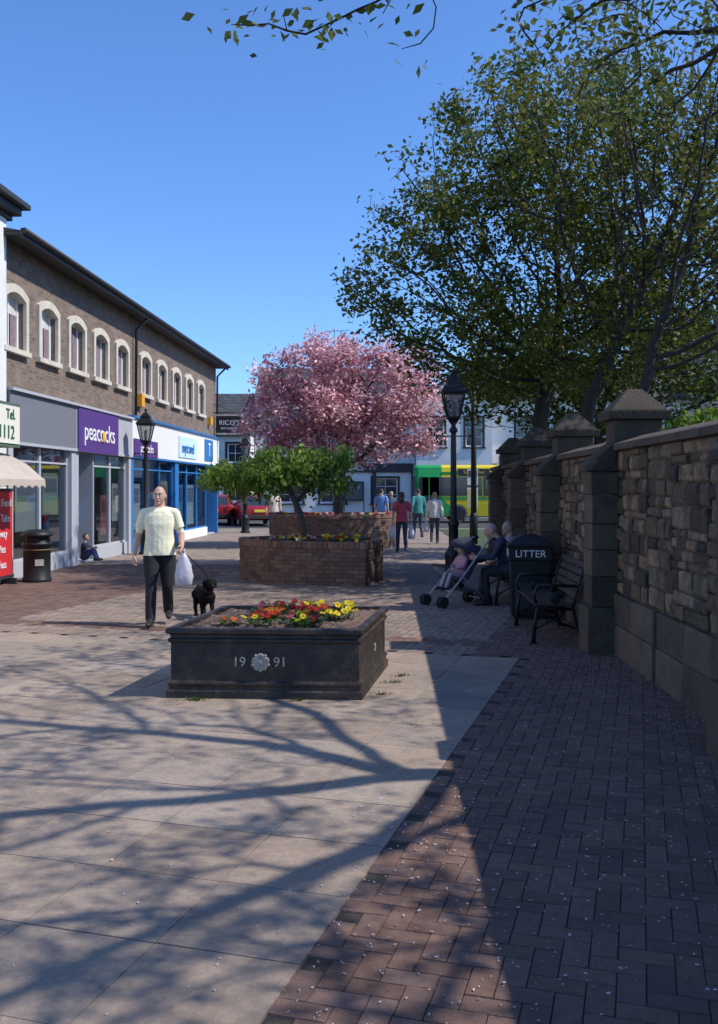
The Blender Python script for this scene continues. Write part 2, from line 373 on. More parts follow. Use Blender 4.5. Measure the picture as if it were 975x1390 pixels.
space_tree('sycamore_tree',[(3.95,17.3,0),(3.9,17.3,1.8),(4.2,17.2,3.4),(4.7,17.1,4.6)],[((5.4,17,6.2),(2.5,2.3,2.1)),((4.0,17,8.0),(2.2,2.1,1.8)),((7.2,17,7.7),(2.1,2.0,2.3),.6),((4.9,17,4.3),(2.0,1.7,.8),1.4)],1900,.17,.28,.0075,2.1,(.023,9.5,.16,.056,((.065,.10,.018),(.15,.155,.03)),.85,.0),BARK,5)
space_tree('sycamore_tree',[(4.3,15.6,0),(4.35,15.6,2),(4.8,15.5,4.0)],[((6.2,15,6.6),(2.6,2.6,3.1)),((4.6,14.3,7.8),(1.7,2,1.2),.8)],1300,.16,.27,.006,2.05,(.015,3.8,.14,.048,((.08,.12,.024),(.16,.165,.04)),.9,.02),BARK,8)
space_tree('sycamore_tree',[(6.2,25,0),(6.2,25,2),(6.3,25,3.5)],[((6.5,25,5.0),(4.0,2.6,2.2)),((4.2,25,4.4),(2.0,2,1.3)),((9.5,25,4.8),(2.5,2,2.0))],1200,.22,.34,.008,2.1,(.035,13,.22,.085,((.05,.08,.015),(.10,.12,.025)),.8,-.05),BARK,23)
space_tree('bare_spring_tree',[(5.6,4.9,0),(5.5,4.9,2),(5.2,5.0,3.6),(4.7,5.2,4.8)],[((3.2,5.6,7.3),(4.2,3.3,1.5)),((3.6,9.6,6.2),(1.9,1.7,.8),1.4),((-.25,6.9,5.1),(1.0,.4,.12),10),((2.4,8.0,5.8),(1.3,1.0,.45),3),((3.3,9.3,5.8),(1.3,1.2,.7),2.5),((4.4,2.2,6.6),(3.8,1.9,1.6),2.6),((5.4,3.0,5.6),(1.8,1.6,1.2),2.5)],2000,.14,.21,.0065,1.98,(.011,6.0,.12,.046,((.08,.12,.026),(.14,.16,.04)),1.0,.0),BARK,11)
space_tree('cherry_blossom_tree',[(-.6,29,.8),(-.62,29,1.6),(-.5,29,2.4)],[((-.8,29,4.6),(2.5,2.0,1.95)),((1.1,29,4.6),(1.7,1.7,1.7)),((-2.2,28.8,3.9),(1.4,1.5,1.3)),((.4,28.8,3.3),(2.3,1.5,.9))],1400,.2,.31,.01,2.1,(.04,25,.19,.07,((.54,.24,.29),(.78,.50,.53)),1.1,-.16),BARKL,13)
space_tree('umbrella_shrub_tree',[(-1.05,18.0,.7),(-1.08,18,1.2),(-1.25,18,1.6)],[((-1.85,18,2.05),(1.25,1.1,.36)),((-1.05,18,2.3),(.95,1,.36)),((-.5,18,2.0),(.45,.6,.3))],700,.1,.17,.006,1.9,(.03,15,.10,.062,((.12,.21,.03),(.23,.34,.055)),2.0,-.1),BARKL,17,droop=.1)
space_tree('green_bush',[(5.6,15.5,0),(5.6,15.5,1.2)],[((5.5,15.5,2.3),(1.0,.9,.75))],260,.12,.2,.005,2.3,(.03,22,.12,.05,((.10,.18,.025),(.18,.28,.04)),1.5,-.2),BARKL,19)
random.seed(99)
# ------------------------------------------------------------------ planters
IV=grp('iron_flower_planter')
FL,FR,BR,BL=V(-1.585,8.0,0),V(0,7.92,0),V(.256,9.43,0),V(-1.33,9.5,0); cc=(FL+FR+BR+BL)/4
def pring(off,z):
    out=[]
    for q in(FL,FR,BR,BL):
        dq=(q-cc); s=1+off/.8; out.append(cc+V(dq.x*s,dq.y*s,0)+V(0,0,z))
    return out
b=B()
prof=[(.03,.012),(.03,.07),(.012,.085),(.012,.11),(.022,.12),(.022,.14),(0,.155),(0,.47),(.02,.485),(.02,.505),(.004,.515),(.004,.54),(.035,.555),(.035,.592),(.02,.60),(-.03,.60),(-.03,.50)]
b.loft([pring(o,z) for o,z in prof],IRON,False,False); b.obj('cast_iron_panels',IV,.004)
b=B()
fu=(FR-FL).normalized(); fm=FL.lerp(FR,.48)
Mf=Matrix.Translation(fm+V(0,-.012,.315))@Matrix.Rotation(math.atan2(fu.y,fu.x),4,'Z')@RX
EMB=mat('worn_cream_paint',(.36,.33,.29),.7,.4,30)
b.text('19',.115,EMB,Mf@Matrix.Translation((-.18,0,0)),.006); b.text('91',.115,EMB,Mf@Matrix.Translation((.165,0,0)),.006)
for k in range(5):
    a=math.pi/2+k*2*math.pi/5; cx,cy=.042*math.cos(a),.042*math.sin(a)
    b.rev([(.038,0),(.036,.008),(.02,.013),(.004,.006)],EMB,Mf@Matrix.Translation((cx,cy,0)),10)
    b.rev([(.018,0),(.01,.012),(.001,.013)],EMB,Mf@Matrix.Translation((.068*math.cos(a+.63),.068*math.sin(a+.63),0)),6)
b.rev([(.02,.004),(.018,.02),(.004,.024)],EMB,Mf,10)
b.text('19',.1,EMB,Matrix.Translation(FR.lerp(BR,.5)+V(.015,0,.315))@Matrix.Rotation(math.radians(80),4,'Z')@RX,.005)
b.obj('date_and_rose_badge',IV)
def inq(u,v): return FL.lerp(FR,u).lerp(BL.lerp(BR,u),v)
b=B(); n=60; vs=[];fs=[]
for j in range(n+1):
    for i in range(n+1):
        q=inq(.03+.94*i/n,.03+.94*j/n); h=.565+.045*math.sin(math.pi*i/n)*math.sin(math.pi*j/n)+.02*noise.noise(q*9)+.012*noise.noise(q*30)+U(-.008,.008); vs.append((q.x,q.y,h))
for j in range(n):
    for i in range(n): fs.append((j*(n+1)+i,j*(n+1)+i+1,(j+1)*(n+1)+i+1,(j+1)*(n+1)+i))
b.add(vs,fs,SOIL); b.obj('soil',IV)
def flowers(spots,parent,name,sz=.035):
    P=[];C=[]
    for (p,c) in spots:
        for _ in range(26):
            a=U(0,6.28); r=U(.01,.12)*sz/.035; q=p+V(math.cos(a)*r,math.sin(a)*r,U(-.06,.0)*sz/.035); t=V(math.cos(a),math.sin(a),U(-.2,.7)).normalized()*sz*1.0; s=V(-math.sin(a),math.cos(a),0)*sz*.45
            P+=[q-t,q+s,q+t,q-s]; g=U(.5,1.3); C.append((.05*g,.12*g,.025*g))
        for _ in range(random.choice([1,2,2,3])):
            ce=p+V(U(-.07,.07),U(-.07,.07),U(-.01,.03))*(sz/.035); nrm=V(U(-.6,.6),U(-1.0,.2),U(.5,1)).normalized(); t=nrm.orthogonal().normalized(); bt=nrm.cross(t)
            for k in range(5):
                a=k*1.2566+U(-.1,.1); dd=t*math.cos(a)+bt*math.sin(a); e=t*math.cos(a+1.57)+bt*math.sin(a+1.57)
                P+=[ce,ce+dd*sz*.7+e*sz*.55,ce+dd*sz*1.1+nrm*.004,ce+dd*sz*.7-e*sz*.55]; g=U(.75,1.15); C.append(tuple(x*g for x in c))
            P+=[ce+t*sz*.25+nrm*.006,ce+bt*sz*.25+nrm*.006,ce-t*sz*.25+nrm*.006,ce-bt*sz*.25+nrm*.006]; C.append((.5,.25,.02) if c[1]<.2 else (.15,.06,.02))
    quads(name,np.array([tuple(x) for x in P]),np.array(C),LEAF,parent)
RED=(.42,.015,.012); YEL=(.8,.62,.02); ORG=(.6,.14,.02); DR=(.18,.01,.03); PKF=(.5,.08,.2)
sp=[]
for _ in range(58):
    u=.22+.68*random.random(); v=U(.1,.9); q=inq(u,v)
    zone=noise.noise(V(q.x*2.3,q.y*2.3,4)); c=YEL if zone>.08 else (RED if zone<-.05 else random.choice([ORG,RED,DR]))
    if random.random()<.2: c=random.choice([RED,YEL,YEL,PKF])
    sp.append((V(q.x,q.y,.65),c))
flowers(sp,IV,'pansies',.031)
def brick_planter(name,path,H):
    G=grp(name); b=B(); n=len(path)
    L=[0]
    for i in range(n): L.append(L[-1]+(path[(i+1)%n]-path[i]).length)
    T=L[-1]
    corners=[]
    for i in range(n):
        t0=(path[i]-path[i-1]).normalized(); t1=(path[(i+1)%n]-path[i]).normalized()
        if t0.dot(t1)<.75: corners.append(L[i])
    def at(s,mid):
        s=s%T
        for i in range(n):
            if L[i]-1e-9<=s<=L[i+1]+1e-9:
                t=(s-L[i])/(L[i+1]-L[i]); return path[i].lerp(path[(i+1)%n],t)
        return path[0]
    def nrm(s):
        s%=T
        for i in range(n):
            if s<=L[i+1]+1e-9:
                tg=(path[(i+1)%n]-path[i]).normalized(); return V(tg.y,-tg.x,0)
    def one(s0,s1,z0,z1,proj,inner,dk):
        if s1-s0<.03: return
        a,c=at(s0+.004,0),at(s1-.004,0); na=nrm(s0+.008); nc=nrm(s1-.008); nm=((na+nc)/2).normalized(); s=U(.7,1.25)*dk; pr=proj+U(-.003,.003); r=U(-.05,.08)
        lo=[a-nm*inner,c-nm*inner,c+nm*pr,a+nm*pr]
        b.add([(q.x,q.y,z0) for q in lo]+[(q.x,q.y,z1) for q in lo],[(0,3,2,1),(4,5,6,7),(0,1,5,4),(1,2,6,5),(2,3,7,6),(3,0,4,7)],REDBRICK,False,(s*(1+r),s,s*(1-r)))
    def course(z0,z1,bl,off,proj,inner,dk):
        k=round(T/bl); bl=T/k
        for i in range(k):
            s0=i*bl+off; s1=s0+bl; cut=[c+m*T for c in corners for m in(0,1) if s0+.001<c+m*T<s1-.001]
            e=[s0]+sorted(cut)+[s1]
            for p,q in zip(e[:-1],e[1:]): one(p,q,z0,z1,proj,inner,dk)
    nc=int((H-.1)/.075)
    for i in range(nc): course(.005+i*.075,.005+i*.075+.066,.225,(i%2)*.112,0,.1,1)
    course(.005+nc*.075,H,.1,0,.02,.2,1.15)
    ctr=sum(path,V(0,0,0))/n
    inn=[q+(ctr-q)*.012 for q in path]; b.loft([[V(q.x,q.y,0) for q in inn],[V(q.x,q.y,H-.02) for q in inn]],MORTAR,False,False)
    b.obj('brickwork',G)
    b=B(); b.add([(q.x,q.y,H-.06) for q in inn],[tuple(range(n))],SOIL); b.obj('soil',G)
    return G
u=V(ca,-sa,0); v=V(sa,ca,0)
c0=V(.11,17.0,0); R=1.2
cen=c0+v*R-u*1.25
path=[c0, c0+v*1.3, c0+v*2*R-u*.6]
for k in range(21):
    a=math.pi/2+math.pi*k/20; path.append(cen+u*math.cos(a)*R*1.36+v*math.sin(a)*R)
G1=brick_planter('round_brick_planter',path,.80)
sp=[]
for _ in range(60):
    q=cen+u*U(-.8,1.0)+v*U(-1.0,.6); sp.append((V(q.x,q.y,.83),random.choice([YEL,RED,ORG,PKF,YEL,(.7,.7,.6)])))
flowers(sp,G1,'flower_bed',.04)
G2=brick_planter('round_brick_planter',[V(-.72+1.95*math.cos(a),29+1.95*math.sin(a),0) for a in [2*math.pi*k/28 for k in range(28)]],1.0)
sp=[(V(-.72+1.7*math.cos(a),29+1.5*math.sin(a),1.02),random.choice([YEL,RED,(.7,.7,.6),PKF])) for a in [U(3.1,6.3) for _ in range(60)]]
flowers(sp,G2,'flower_bed',.05)
P=[];C=[]
for (cx,cy) in((-1.38,7.9),(-1.33,7.88),(.32,8.6),(.4,8.9),(.2,8.1),(-.5,7.87)):
    for _ in range(60):
        a=U(0,6.28); r=abs(random.gauss(0,.05)); p=V(cx+r*math.cos(a)*1.6,cy+r*math.sin(a)*.5,.012); t=V(math.cos(a)*.02,math.sin(a)*.02,U(.01,.035)); s=V(-math.sin(a),math.cos(a),0)*.006
        P+=[p-s,p+t*.5+s,p+t,p+s*.2]; g=U(.6,1.3); C.append((.06*g,.12*g,.02*g))
quads('weeds',np.array([tuple(x) for x in P]),np.array(C),LEAF)
# ------------------------------------------------------------------ facade helpers
def wall_open(b,x0,x1,z0,z1,y0,y1,ops,m):
    xs=sorted({x0,x1}|{o[0] for o in ops}|{o[1] for o in ops}); zs=sorted({z0,z1}|{o[2] for o in ops}|{o[3] for o in ops})
    xs=[x for x in xs if x0<=x<=x1]; zs=[z for z in zs if z0<=z<=z1]
    for i in range(len(xs)-1):
        zst=None
        for j in range(len(zs)-1):
            cx,cz=(xs[i]+xs[i+1])/2,(zs[j]+zs[j+1])/2
            hole=any(o[0]<cx<o[1] and o[2]<cz<o[3] for o in ops)
            if not hole and zst is None: zst=zs[j]
            if hole and zst is not None: b.box(xs[i],xs[i+1],y0,y1,zst,zs[j],m); zst=None
        if zst is not None: b.box(xs[i],xs[i+1],y0,y1,zst,z1,m)
def window(bf,bg,x0,x1,z0,z1,y,fm,nx=2,nz=2,t=.05,gm=None):
    bf.box(x0,x0+t,y,y+.06,z0,z1,fm); bf.box(x1-t,x1,y,y+.06,z0,z1,fm); bf.box(x0+t,x1-t,y,y+.06,z0,z0+t,fm); bf.box(x0+t,x1-t,y,y+.06,z1-t,z1,fm)
    for i in range(1,nx): xx=x0+(x1-x0)*i/nx; bf.box(xx-.015,xx+.015,y+.005,y+.05,z0+t,z1-t,fm)
    for i in range(1,nz): zz=z0+(z1-z0)*i/nz; bf.box(x0+t,x1-t,y+.008,y+.052,zz-.018,zz+.018,fm)
    bg.box(x0+.01,x1-.01,y+.03,y+.04,z0+.01,z1-.01,gm or DGLASS)
# ------------------------------------------------------------------ left shop building
lr=math.pi/2-math.atan(.055)
LB=grp('shop_building',(-7.78,0,0),lr)
LGREY=paint((.42,.43,.46)); MGREY=paint((.17,.18,.205)); PURP=paint((.085,.035,.20)); WF=paint((.78,.78,.78)); BLUE=paint((.02,.17,.45)); CURT=mat('curtain',(.22,.16,.18),.9,.2,5)
wc=[18.62,20.33,22.05,23.75,25.5,27.75,29.55,31.4,33.2,35.05]; ww=.46
b=B(); ops=[(c-ww,c+ww,4.5,5.62) for c in wc]
wall_open(b,18.1,37.9,3.66,6.55,0,.3,ops,GREYBRICK); b.box(18.1,18.4,.3,9,0,6.55,GREYBRICK); b.box(37.6,37.9,.3,9,0,6.55,GREYBRICK); b.box(18.1,37.9,8.7,9,0,6.55,GREYBRICK)
b.obj('upper_brick_wall',LB)
b=B(); bf=B(); bg=B()
for c in wc:
    o=[];i_=[]
    for k in range(9):
        t=-1+2*k/8; o.append((c+t*(ww+.13),5.56+.17*(1-t*t)+.03)); i_.append((c+t*(ww-.0),5.47+.13*(1-t*t)))
    yb,yf=-.07,.12
    for k in range(8):
        q=[i_[k],i_[k+1],o[k+1],o[k]]; b.prism([(x,yb,z) for x,z in q],(0,yf-yb,0),CREAM)
    for s in(-1,1):
        xa,xb=(c-ww-.13,c-ww) if s<0 else (c+ww,c+ww+.13); b.box(xa,xb,yb,yf,4.5,5.47,CREAM)
        q=[(c+s*ww,5.47),(c+s*(ww+.13),5.47),(c+s*(ww+.13),5.59)]; b.prism([(x,yb,z) for x,z in q],(0,yf-yb,0),CREAM)
    b.box(c-ww-.17,c+ww+.17,-.11,.12,4.40,4.498,CREAM)
    window(bf,bg,c-ww,c+ww,4.5,5.6,.10,WF,2,1,.07); bg.box(c-ww,c-ww+.32,.127,.129,4.52,5.58,CURT); bg.box(c+ww-.32,c+ww,.127,.129,4.52,5.58,CURT)
    if random.random()<.5: bg.box(c-ww,c+ww,.124,.126,5.58-U(.2,.5),5.58,paint((.6,.58,.55)))
b.obj('stone_surrounds',LB); bf.obj('window_frames',LB); bg.obj('window_glass',LB)
b=B(); DK=paint((.03,.03,.033)); b.box(17.95,38.15,-.42,.02,6.56,6.62,DK); b.box(17.95,38.15,-.46,-.42,6.5,6.68,DK)
b.tube([(17.95,-.5,6.63),(38.15,-.5,6.63)],.06,DK,8)
b.prism([(17.95,-.45,6.63),(17.95,9.2,6.63),(17.95,4.5,7.6)],(20.2,0,0),SLATE)
for xx in(26.6,37.7): b.tube([(xx,-.45,6.55),(xx,-.1,6.2),(xx,-.08,3.75)],.04,DK,8)
b.box(27.0,27.3,-.14,-.0,4.1,4.45,paint((.75,.35,.03))); b.box(36.3,36.6,-.14,0,4.2,4.5,paint((.75,.35,.03)))
b.obj('eaves_gutter_and_roof',LB)
def shopfront(x0,x1,fm,frm,riser,bays,door=None,fz=(2.68,3.65)):
    b=B(); bg=B(); b.box(x0,x1,-.13,.25,fz[0],fz[1],fm); b.box(x0,x1,-.2,-.0,fz[1]+.002,fz[1]+.06,frm); b.box(x0,x1,-.15,-.0,fz[0]-.06,fz[0]-.002,frm)
    b.box(x0,x0+.22,-.1,.25,.0,fz[0]-.062,frm); b.box(x1-.22,x1,-.1,.25,.0,fz[0]-.062,frm)
    xa,xb=x0+.22,x1-.22; n=bays; wdt=(xb-xa)/n
    for i in range(n):
        a,c=xa+i*wdt,xa+(i+1)*wdt
        if door is not None and i==door:
            b.box(a-.03,a+.03,.0,1.2,.05,2.61,frm); b.box(c-.03,c+.03,.0,1.2,.05,2.61,frm); b.box(a,c,-.0,1.2,.0,.05,LGREY); continue
        b.box(a,c,-.05,.2,0,.32,riser); b.box(a,a+.05,.0,.1,.322,2.61,frm); b.box(c-.05,c,.0,.1,.322,2.61,frm); b.box(a+.05,c-.05,.0,.1,2.3,2.34,frm); b.box(a+.05,c-.05,.0,.1,.322,.37,frm)
        bg.box(a+.05,c-.05,.04,.05,.37,2.61,GLASS)
    b.obj('shopfront_frame',LB); bg.obj('shopfront_glass',LB)
shopfront(18.15,21.75,MGREY,LGREY,LGREY,2)
shopfront(21.76,26.1,LGREY,LGREY,LGREY,3,0)
shopfront(26.12,31.2,WF,BLUE,BLUE,3,fz=(2.68,3.72))
shopfront(31.22,37.85,WF,BLUE,WF,4,3,fz=(2.68,3.72))
b=B(); b.box(21.8,24.75,-.17,-.133,2.62,3.68,PURP); b.text('peacocks',.62,WF,TX(23.27,-.18,3.1),.01); b.ell((23.5,-.2,3.03),(.1,.02,.14),paint((.8,.4,.02)))
b.box(26.2,28.6,-.17,-.133,2.66,3.15,PURP); b.text('peacocks',.36,WF,TX(27.4,-.18,2.9),.01)
b.box(31.3,33.8,-.16,-.133,2.8,3.5,paint((.55,.75,.85))); b.text('mytravel',.5,BLUE,TX(32.5,-.17,3.12),.01)
b.box(35.2,36.6,-.16,-.133,2.8,3.6,BLUE); b.text('T',.7,WF,TX(35.9,-.17,3.2),.01)
b.obj('fascia_signs',LB)
b=B(); b.box(18.4,37.6,5.0,5.1,.05,2.7,paint((.5,.48,.45))); b.box(18.4,37.6,.3,5,-.05,.055,paint((.35,.32,.3))); b.box(18.4,37.6,.3,5,2.7,3.0,WF)
for xx in(21.75,26.1,31.2): b.box(xx-.05,xx+.05,.26,5,.06,2.69,paint((.55,.53,.5)))
b.obj('shop_interior',LB)
b=B(); pal=[(.5,.06,.06),(.05,.15,.4),(.6,.55,.5),(.08,.08,.1),(.55,.2,.3),(.1,.35,.35),(.65,.5,.15),(.7,.7,.7),(.2,.1,.25)]
for k in range(120):
    xx=U(18.6,37.4); yy=random.choice([.45,.6,.9,1.6,2.4,3.2]); z1=U(1.0,1.95); ww_=U(.18,.32)
    m=paint(random.choice(pal)); zb=z1-U(.5,.9)
    b.loft([[V(xx-ww_*.5,yy-.03,zb),V(xx+ww_*.5,yy-.03,zb),V(xx+ww_*.55,yy+.05,zb),V(xx-ww_*.55,yy+.05,zb)],[V(xx-ww_*.45,yy-.05,z1-.15),V(xx+ww_*.45,yy-.05,z1-.15),V(xx+ww_*.45,yy+.06,z1-.15),V(xx-ww_*.45,yy+.06,z1-.15)],[V(xx-ww_*.2,yy-.03,z1),V(xx+ww_*.2,yy-.03,z1),V(xx+ww_*.2,yy+.03,z1),V(xx-ww_*.2,yy+.03,z1)]],m)
for k in range(16):
    xx=18.7+k*1.18; b.tube([(xx,.9,.05),(xx,.9,1.95),(xx+.9,.9,1.95),(xx+.9,.9,.05)],.015,LGREY,6)
for (xa,xb,za,zb,c) in((18.9,20.0,.9,2.0,(.7,.7,.68)),(20.3,21.2,1.2,2.1,(.45,.5,.45)),(24.1,24.6,.6,1.6,(.6,.15,.15)),(25.0,25.6,.9,1.9,(.7,.68,.6)),(26.6,27.6,.6,1.9,(.75,.75,.78)),(28.2,29.2,.5,1.6,(.1,.35,.6)),(29.7,30.7,.6,2.0,(.75,.5,.2)),(31.6,32.8,.5,1.9,(.15,.4,.7)),(33.3,34.4,.5,1.9,(.7,.72,.75))):
    b.box(xa,xb,.09,.10,za,zb,paint(c)); b.box(xa+.1,xb-.1,.083,.089,za+(zb-za)*.55,zb-.12,paint((c[0]*.5,c[1]*.5,c[2]*.6)))
b.obj('clothes_and_posters',LB)
NB=grp('white_corner_shop',(-7.78,0,0),lr)
b=B(); b.box(8,18.04,-.03,8,0,6.9,WHITE); b.box(17.7,18.08,-.09,-.031,0,6.88,WHITE); b.obj('walls',NB)
b=B(); b.box(7.6,18.3,-.12,8,6.9,7.0,DK); b.box(7.6,18.35,-.28,8,7.0,7.14,DK); b.box(7.6,18.45,-.42,8,7.14,7.24,DK); b.prism([(7.6,-.42,7.24),(7.6,8.3,7.24),(7.6,4,9)],(10.8,0,0),SLATE); b.obj('cornice_and_roof',NB,.01)
b=B(); b.box(13.8,17.62,-.55,-.03,2.52,3.32,paint((.08,.13,.09))); b.box(13.86,17.56,-.57,-.55,2.58,3.26,paint((.72,.7,.6))); G_=paint((.03,.12,.06)); b.text('Tel.',.26,G_,TX(17.15,-.58,3.1),.006); b.text('991112',.34,G_,TX(16.8,-.58,2.77),.006)
b.box(17.62,17.64,-.53,-.1,2.56,3.28,paint((.72,.7,.6)))
b.obj('shop_sign',NB)
AW=mat('awning_canvas',(.62,.54,.46),.85,.08,4,transl=.3); b=B(); n=24
rows=[]
for k,(yy,zz) in enumerate(((-.05,2.46),(-.35,2.4),(-.7,2.22),(-.98,1.98),(-1.05,1.93))): rows.append([V(13.9+3.65*i/n,yy,zz-(0.012*(i%2) if k<4 else 0)) for i in range(n+1)])
rows.append([V(13.9+3.65*i/n,-1.06,1.78+(.05 if i%2 else 0)) for i in range(n+1)])
vs=[q for r in rows for q in r]; b.add(vs,[(k*(n+1)+i,k*(n+1)+i+1,(k+1)*(n+1)+i+1,(k+1)*(n+1)+i) for k in range(5) for i in range(n)],AW)
for xe in(13.9,17.55): b.add([(xe,-.05,2.46),(xe,-.35,2.4),(xe,-.7,2.22),(xe,-.98,1.98),(xe,-1.05,1.93),(xe,-1.05,1.8),(xe,-.05,1.8)],[(0,1,2,3,4,5,6)],AW)
b.obj('awning',NB)
b=B(); window(b,b,14.3,17.4,.4,2.4,-.1,WF,3,1); b.obj('shop_window',NB)
SB=grp('red_sale_board',(-7.78,0,0),lr)
b=B(); RD=paint((.55,.025,.03)); b.box(16.2,17.72,-.36,-.31,.18,1.72,RD); b.box(16.17,17.75,-.38,-.30,.12,.18,DK); b.box(16.17,17.75,-.38,-.3,1.72,1.77,DK); b.box(16.3,16.36,-.5,-.2,0,.12,DK); b.box(17.55,17.61,-.5,-.2,0,.12,DK)
for k,t in enumerate(('Hot Food','To Take','Away','Pies','Teas')): b.text(t,.2,WF,TX(17.25,-.37,1.5-k*.28),.004)
b.obj('board',SB)
HS=grp('hanging_pub_sign',(-7.78,0,0),lr); b=B(); b.tube([(37.5,.0,4.75),(37.5,-1.15,4.75)],.025,DK,8); b.tube([(37.5,0,5.1),(37.5,-.9,4.75)],.015,DK,6)
b.box(37.47,37.53,-1.1,-.15,3.95,4.62,DK); b.box(37.44,37.56,-1.14,-.11,4.62,4.68,CREAM); b.box(37.44,37.56,-1.14,-.11,3.89,3.95,CREAM)
MM=Matrix.Translation((37.46,-.62,4.35))@Matrix.Rotation(-math.pi/2,4,'Z')@RX; b.text("RICO'S",.27,WF,MM,.006); b.text("RESTAURANT",.11,WF,Matrix.Translation((0,0,-.22))@MM,.006); b.obj('sign',HS)
# ------------------------------------------------------------------ background terrace
def terrace(name,x0,x1,Y,dep,eave,ridge,wm,wins,shop=None,chim=(),fm=None,trim=None,gable=False):
    G=grp(name,(0,Y,0)); b=B(); bf=B(); bg=B(); fm=fm or WF; trim=trim or DK
    ops=[(x-w/2,x+w/2,z0,z1) for (x,w,z0,z1) in wins]
    wall_open(b,x0,x1,0,eave,0,.3,ops,wm); b.box(x0,x0+.25,.3,dep,0,eave,wm); b.box(x1-.25,x1,.3,dep,0,eave,wm); b.box(x0,x1,dep,dep+.25,0,eave,wm)
    if gable: b.prism([(x0,0,eave),(x1,0,eave),((x0+x1)/2,0,ridge)],(0,.3,0),wm)
    b.obj('walls',G)
    for (x,w,z0,z1) in wins:
        window(bf,bg,x-w/2,x+w/2,z0,z1,.1,fm,2,3 if z1-z0>1.4 else 2,.06)
        bf.box(x-w/2-.14,x-w/2,-.03,.05,z0-.05,z1+.12,trim); bf.box(x+w/2,x+w/2+.14,-.03,.05,z0-.05,z1+.12,trim); bf.box(x-w/2,x+w/2,-.03,.05,z1,z1+.12,trim); bf.box(x-w/2-.2,x+w/2+.2,-.1,.05,z0-.13,z0-.051,trim)
        bg.box(x-w/2,x-w/2+w*.25,.2,.22,z0,z1,paint((.5,.5,.48))); bg.box(x+w/2-w*.25,x+w/2,.2,.22,z0,z1,paint((.5,.5,.48)))
    bf.obj('window_frames',G); bg.obj('window_glass',G)
    b=B()
    if gable:
        m=(x0+x1)/2
        b.prism([(x0-.2,-.2,eave),(m,-.2,ridge+.12),(x1+.2,-.2,eave),(x1+.2,-.2,eave+.14),(m,-.2,ridge+.28),(x0-.2,-.2,eave+.14)],(0,dep+.4,0),SLATE)
    else:
        b.prism([(x0-.05,-.3,eave+.001),(x0-.05,dep+.4,eave+.001),(x0-.05,(dep)/2,ridge)],(x1-x0+.1,0,0),SLATE); b.box(x0,x1,-.38,-.3,eave-.06,eave+.08,trim)
    for cx in chim:
        zz=ridge-.5; b.box(cx-.45,cx+.45,dep/2-.3,dep/2+.3,zz,ridge+1.0,GREYBRICK); b.box(cx-.52,cx+.52,dep/2-.37,dep/2+.37,ridge+1.0,ridge+1.1,CREAM)
        for k in(-.25,.05,.3): b.rev([(.1,0),(.12,.3),(.09,.35)],mat('pot',(.3,.13,.07)),Matrix.Translation((cx+k,dep/2,ridge+1.1)),10)
    b.obj('roof_and_chimneys',G)
    if shop: shop(G)
    return G
UW=lambda xs,z0,z1,w=1.0:[(x,w,z0,z1) for x in xs]
def pub(x0,x1,col,name):
    def f(G):
        b=B(); b.box(x0,x1,-.16,-.0,2.75,3.3,paint(col)); b.text(name,.42,WF,TX((x0+x1)/2,-.17,3.0),.01)
        k=x0
        while k<=x1+.01: b.box(k-.12,k+.12,-.1,-.0,0,2.75,paint(col)); k+=(x1-x0)/round((x1-x0)/2.2)
        b.obj('pub_front',G)
    return f
terrace('slate_roofed_cottage',-20,-6.4,56,7,4.9,7.7,WHITE,UW([-11,-8.9,-7.3],1.0,2.3)+UW([-9.2,-7.3],3.3,4.4,.9),chim=(-13,))
terrace('white_pub',-6.35,3.4,58,8,7.2,9.6,WHITE,UW([-5,-2.7,-.4,1.9],4.3,6.2)+UW([-4.2,-1.6,1.6],.9,2.4,1.5),pub(-6.2,3.3,(.03,.03,.035),'THE KINGS HEAD'),chim=(-1.6,))
terrace('white_gabled_shop',3.45,8.0,57,8,6.7,8.6,WHITE,UW([4.6,6.9],4.3,6.0)+UW([4.7,6.9],.8,2.3,1.4),gable=True)
terrace('white_terrace_house',8.05,20.5,58,8,7.2,9.5,WHITE,UW([10.1,12.6,15.1,17.6,19.3],4.3,6.1)+UW([10,13,16,19],.9,2.4,1.5),pub(8.1,20.4,(.25,.25,.27),'WINES  AND  SPIRITS'),chim=(18.5,))
terrace('grey_gabled_house',20.55,29,57,9,9.0,12.6,mat('grey_render',(.22,.2,.19),.9,.1,2),UW([22.5,25],5.5,7.2),gable=True)
b=B(); b.box(8.4,11.2,57.72,57.78,2.95,3.9,WF); b.box(8.5,9.8,57.70,57.72,3.05,3.8,paint((.55,.05,.06))); b.text('CN',.7,DK,TX(10.5,57.70,3.4),.01); b.text('X',.8,WF,TX(9.15,57.69,3.4),.01); b.obj('shop_banner')
b=B(); GC=paint((.02,.45,.25)); b.box(-8.6,-8.4,55.5,55.6,3.55,4.35,GC); b.box(-8.95,-8.6,55.5,55.6,3.85,4.05,GC); b.box(-8.4,-8.05,55.5,55.6,3.85,4.05,GC); b.tube([(-8.5,55.6,3.95),(-8.5,56,3.95)],.03,DK,6); b.obj('pharmacy_cross_sign')
b=B(); b.box(-.9,.3,57.7,57.75,1.0,2.2,DK); b.box(-.8,.2,57.68,57.7,1.1,2.1,paint((.1,.1,.1))); b.text('MENU',.25,WF,TX(-.3,57.67,1.85),.004); b.tube([(-.9,57.72,0),(-.9,57.72,1.0)],.03,DK); b.tube([(.3,57.72,0),(.3,57.72,1.0)],.03,DK); b.obj('menu_board')
b=B(); b.tube([(-1.6,62,10.5),(-1.6,62,12.2)],.02,DK,6); b.tube([(-2.2,62,12.0),(-.6,62,12.1)],.015,DK,6)
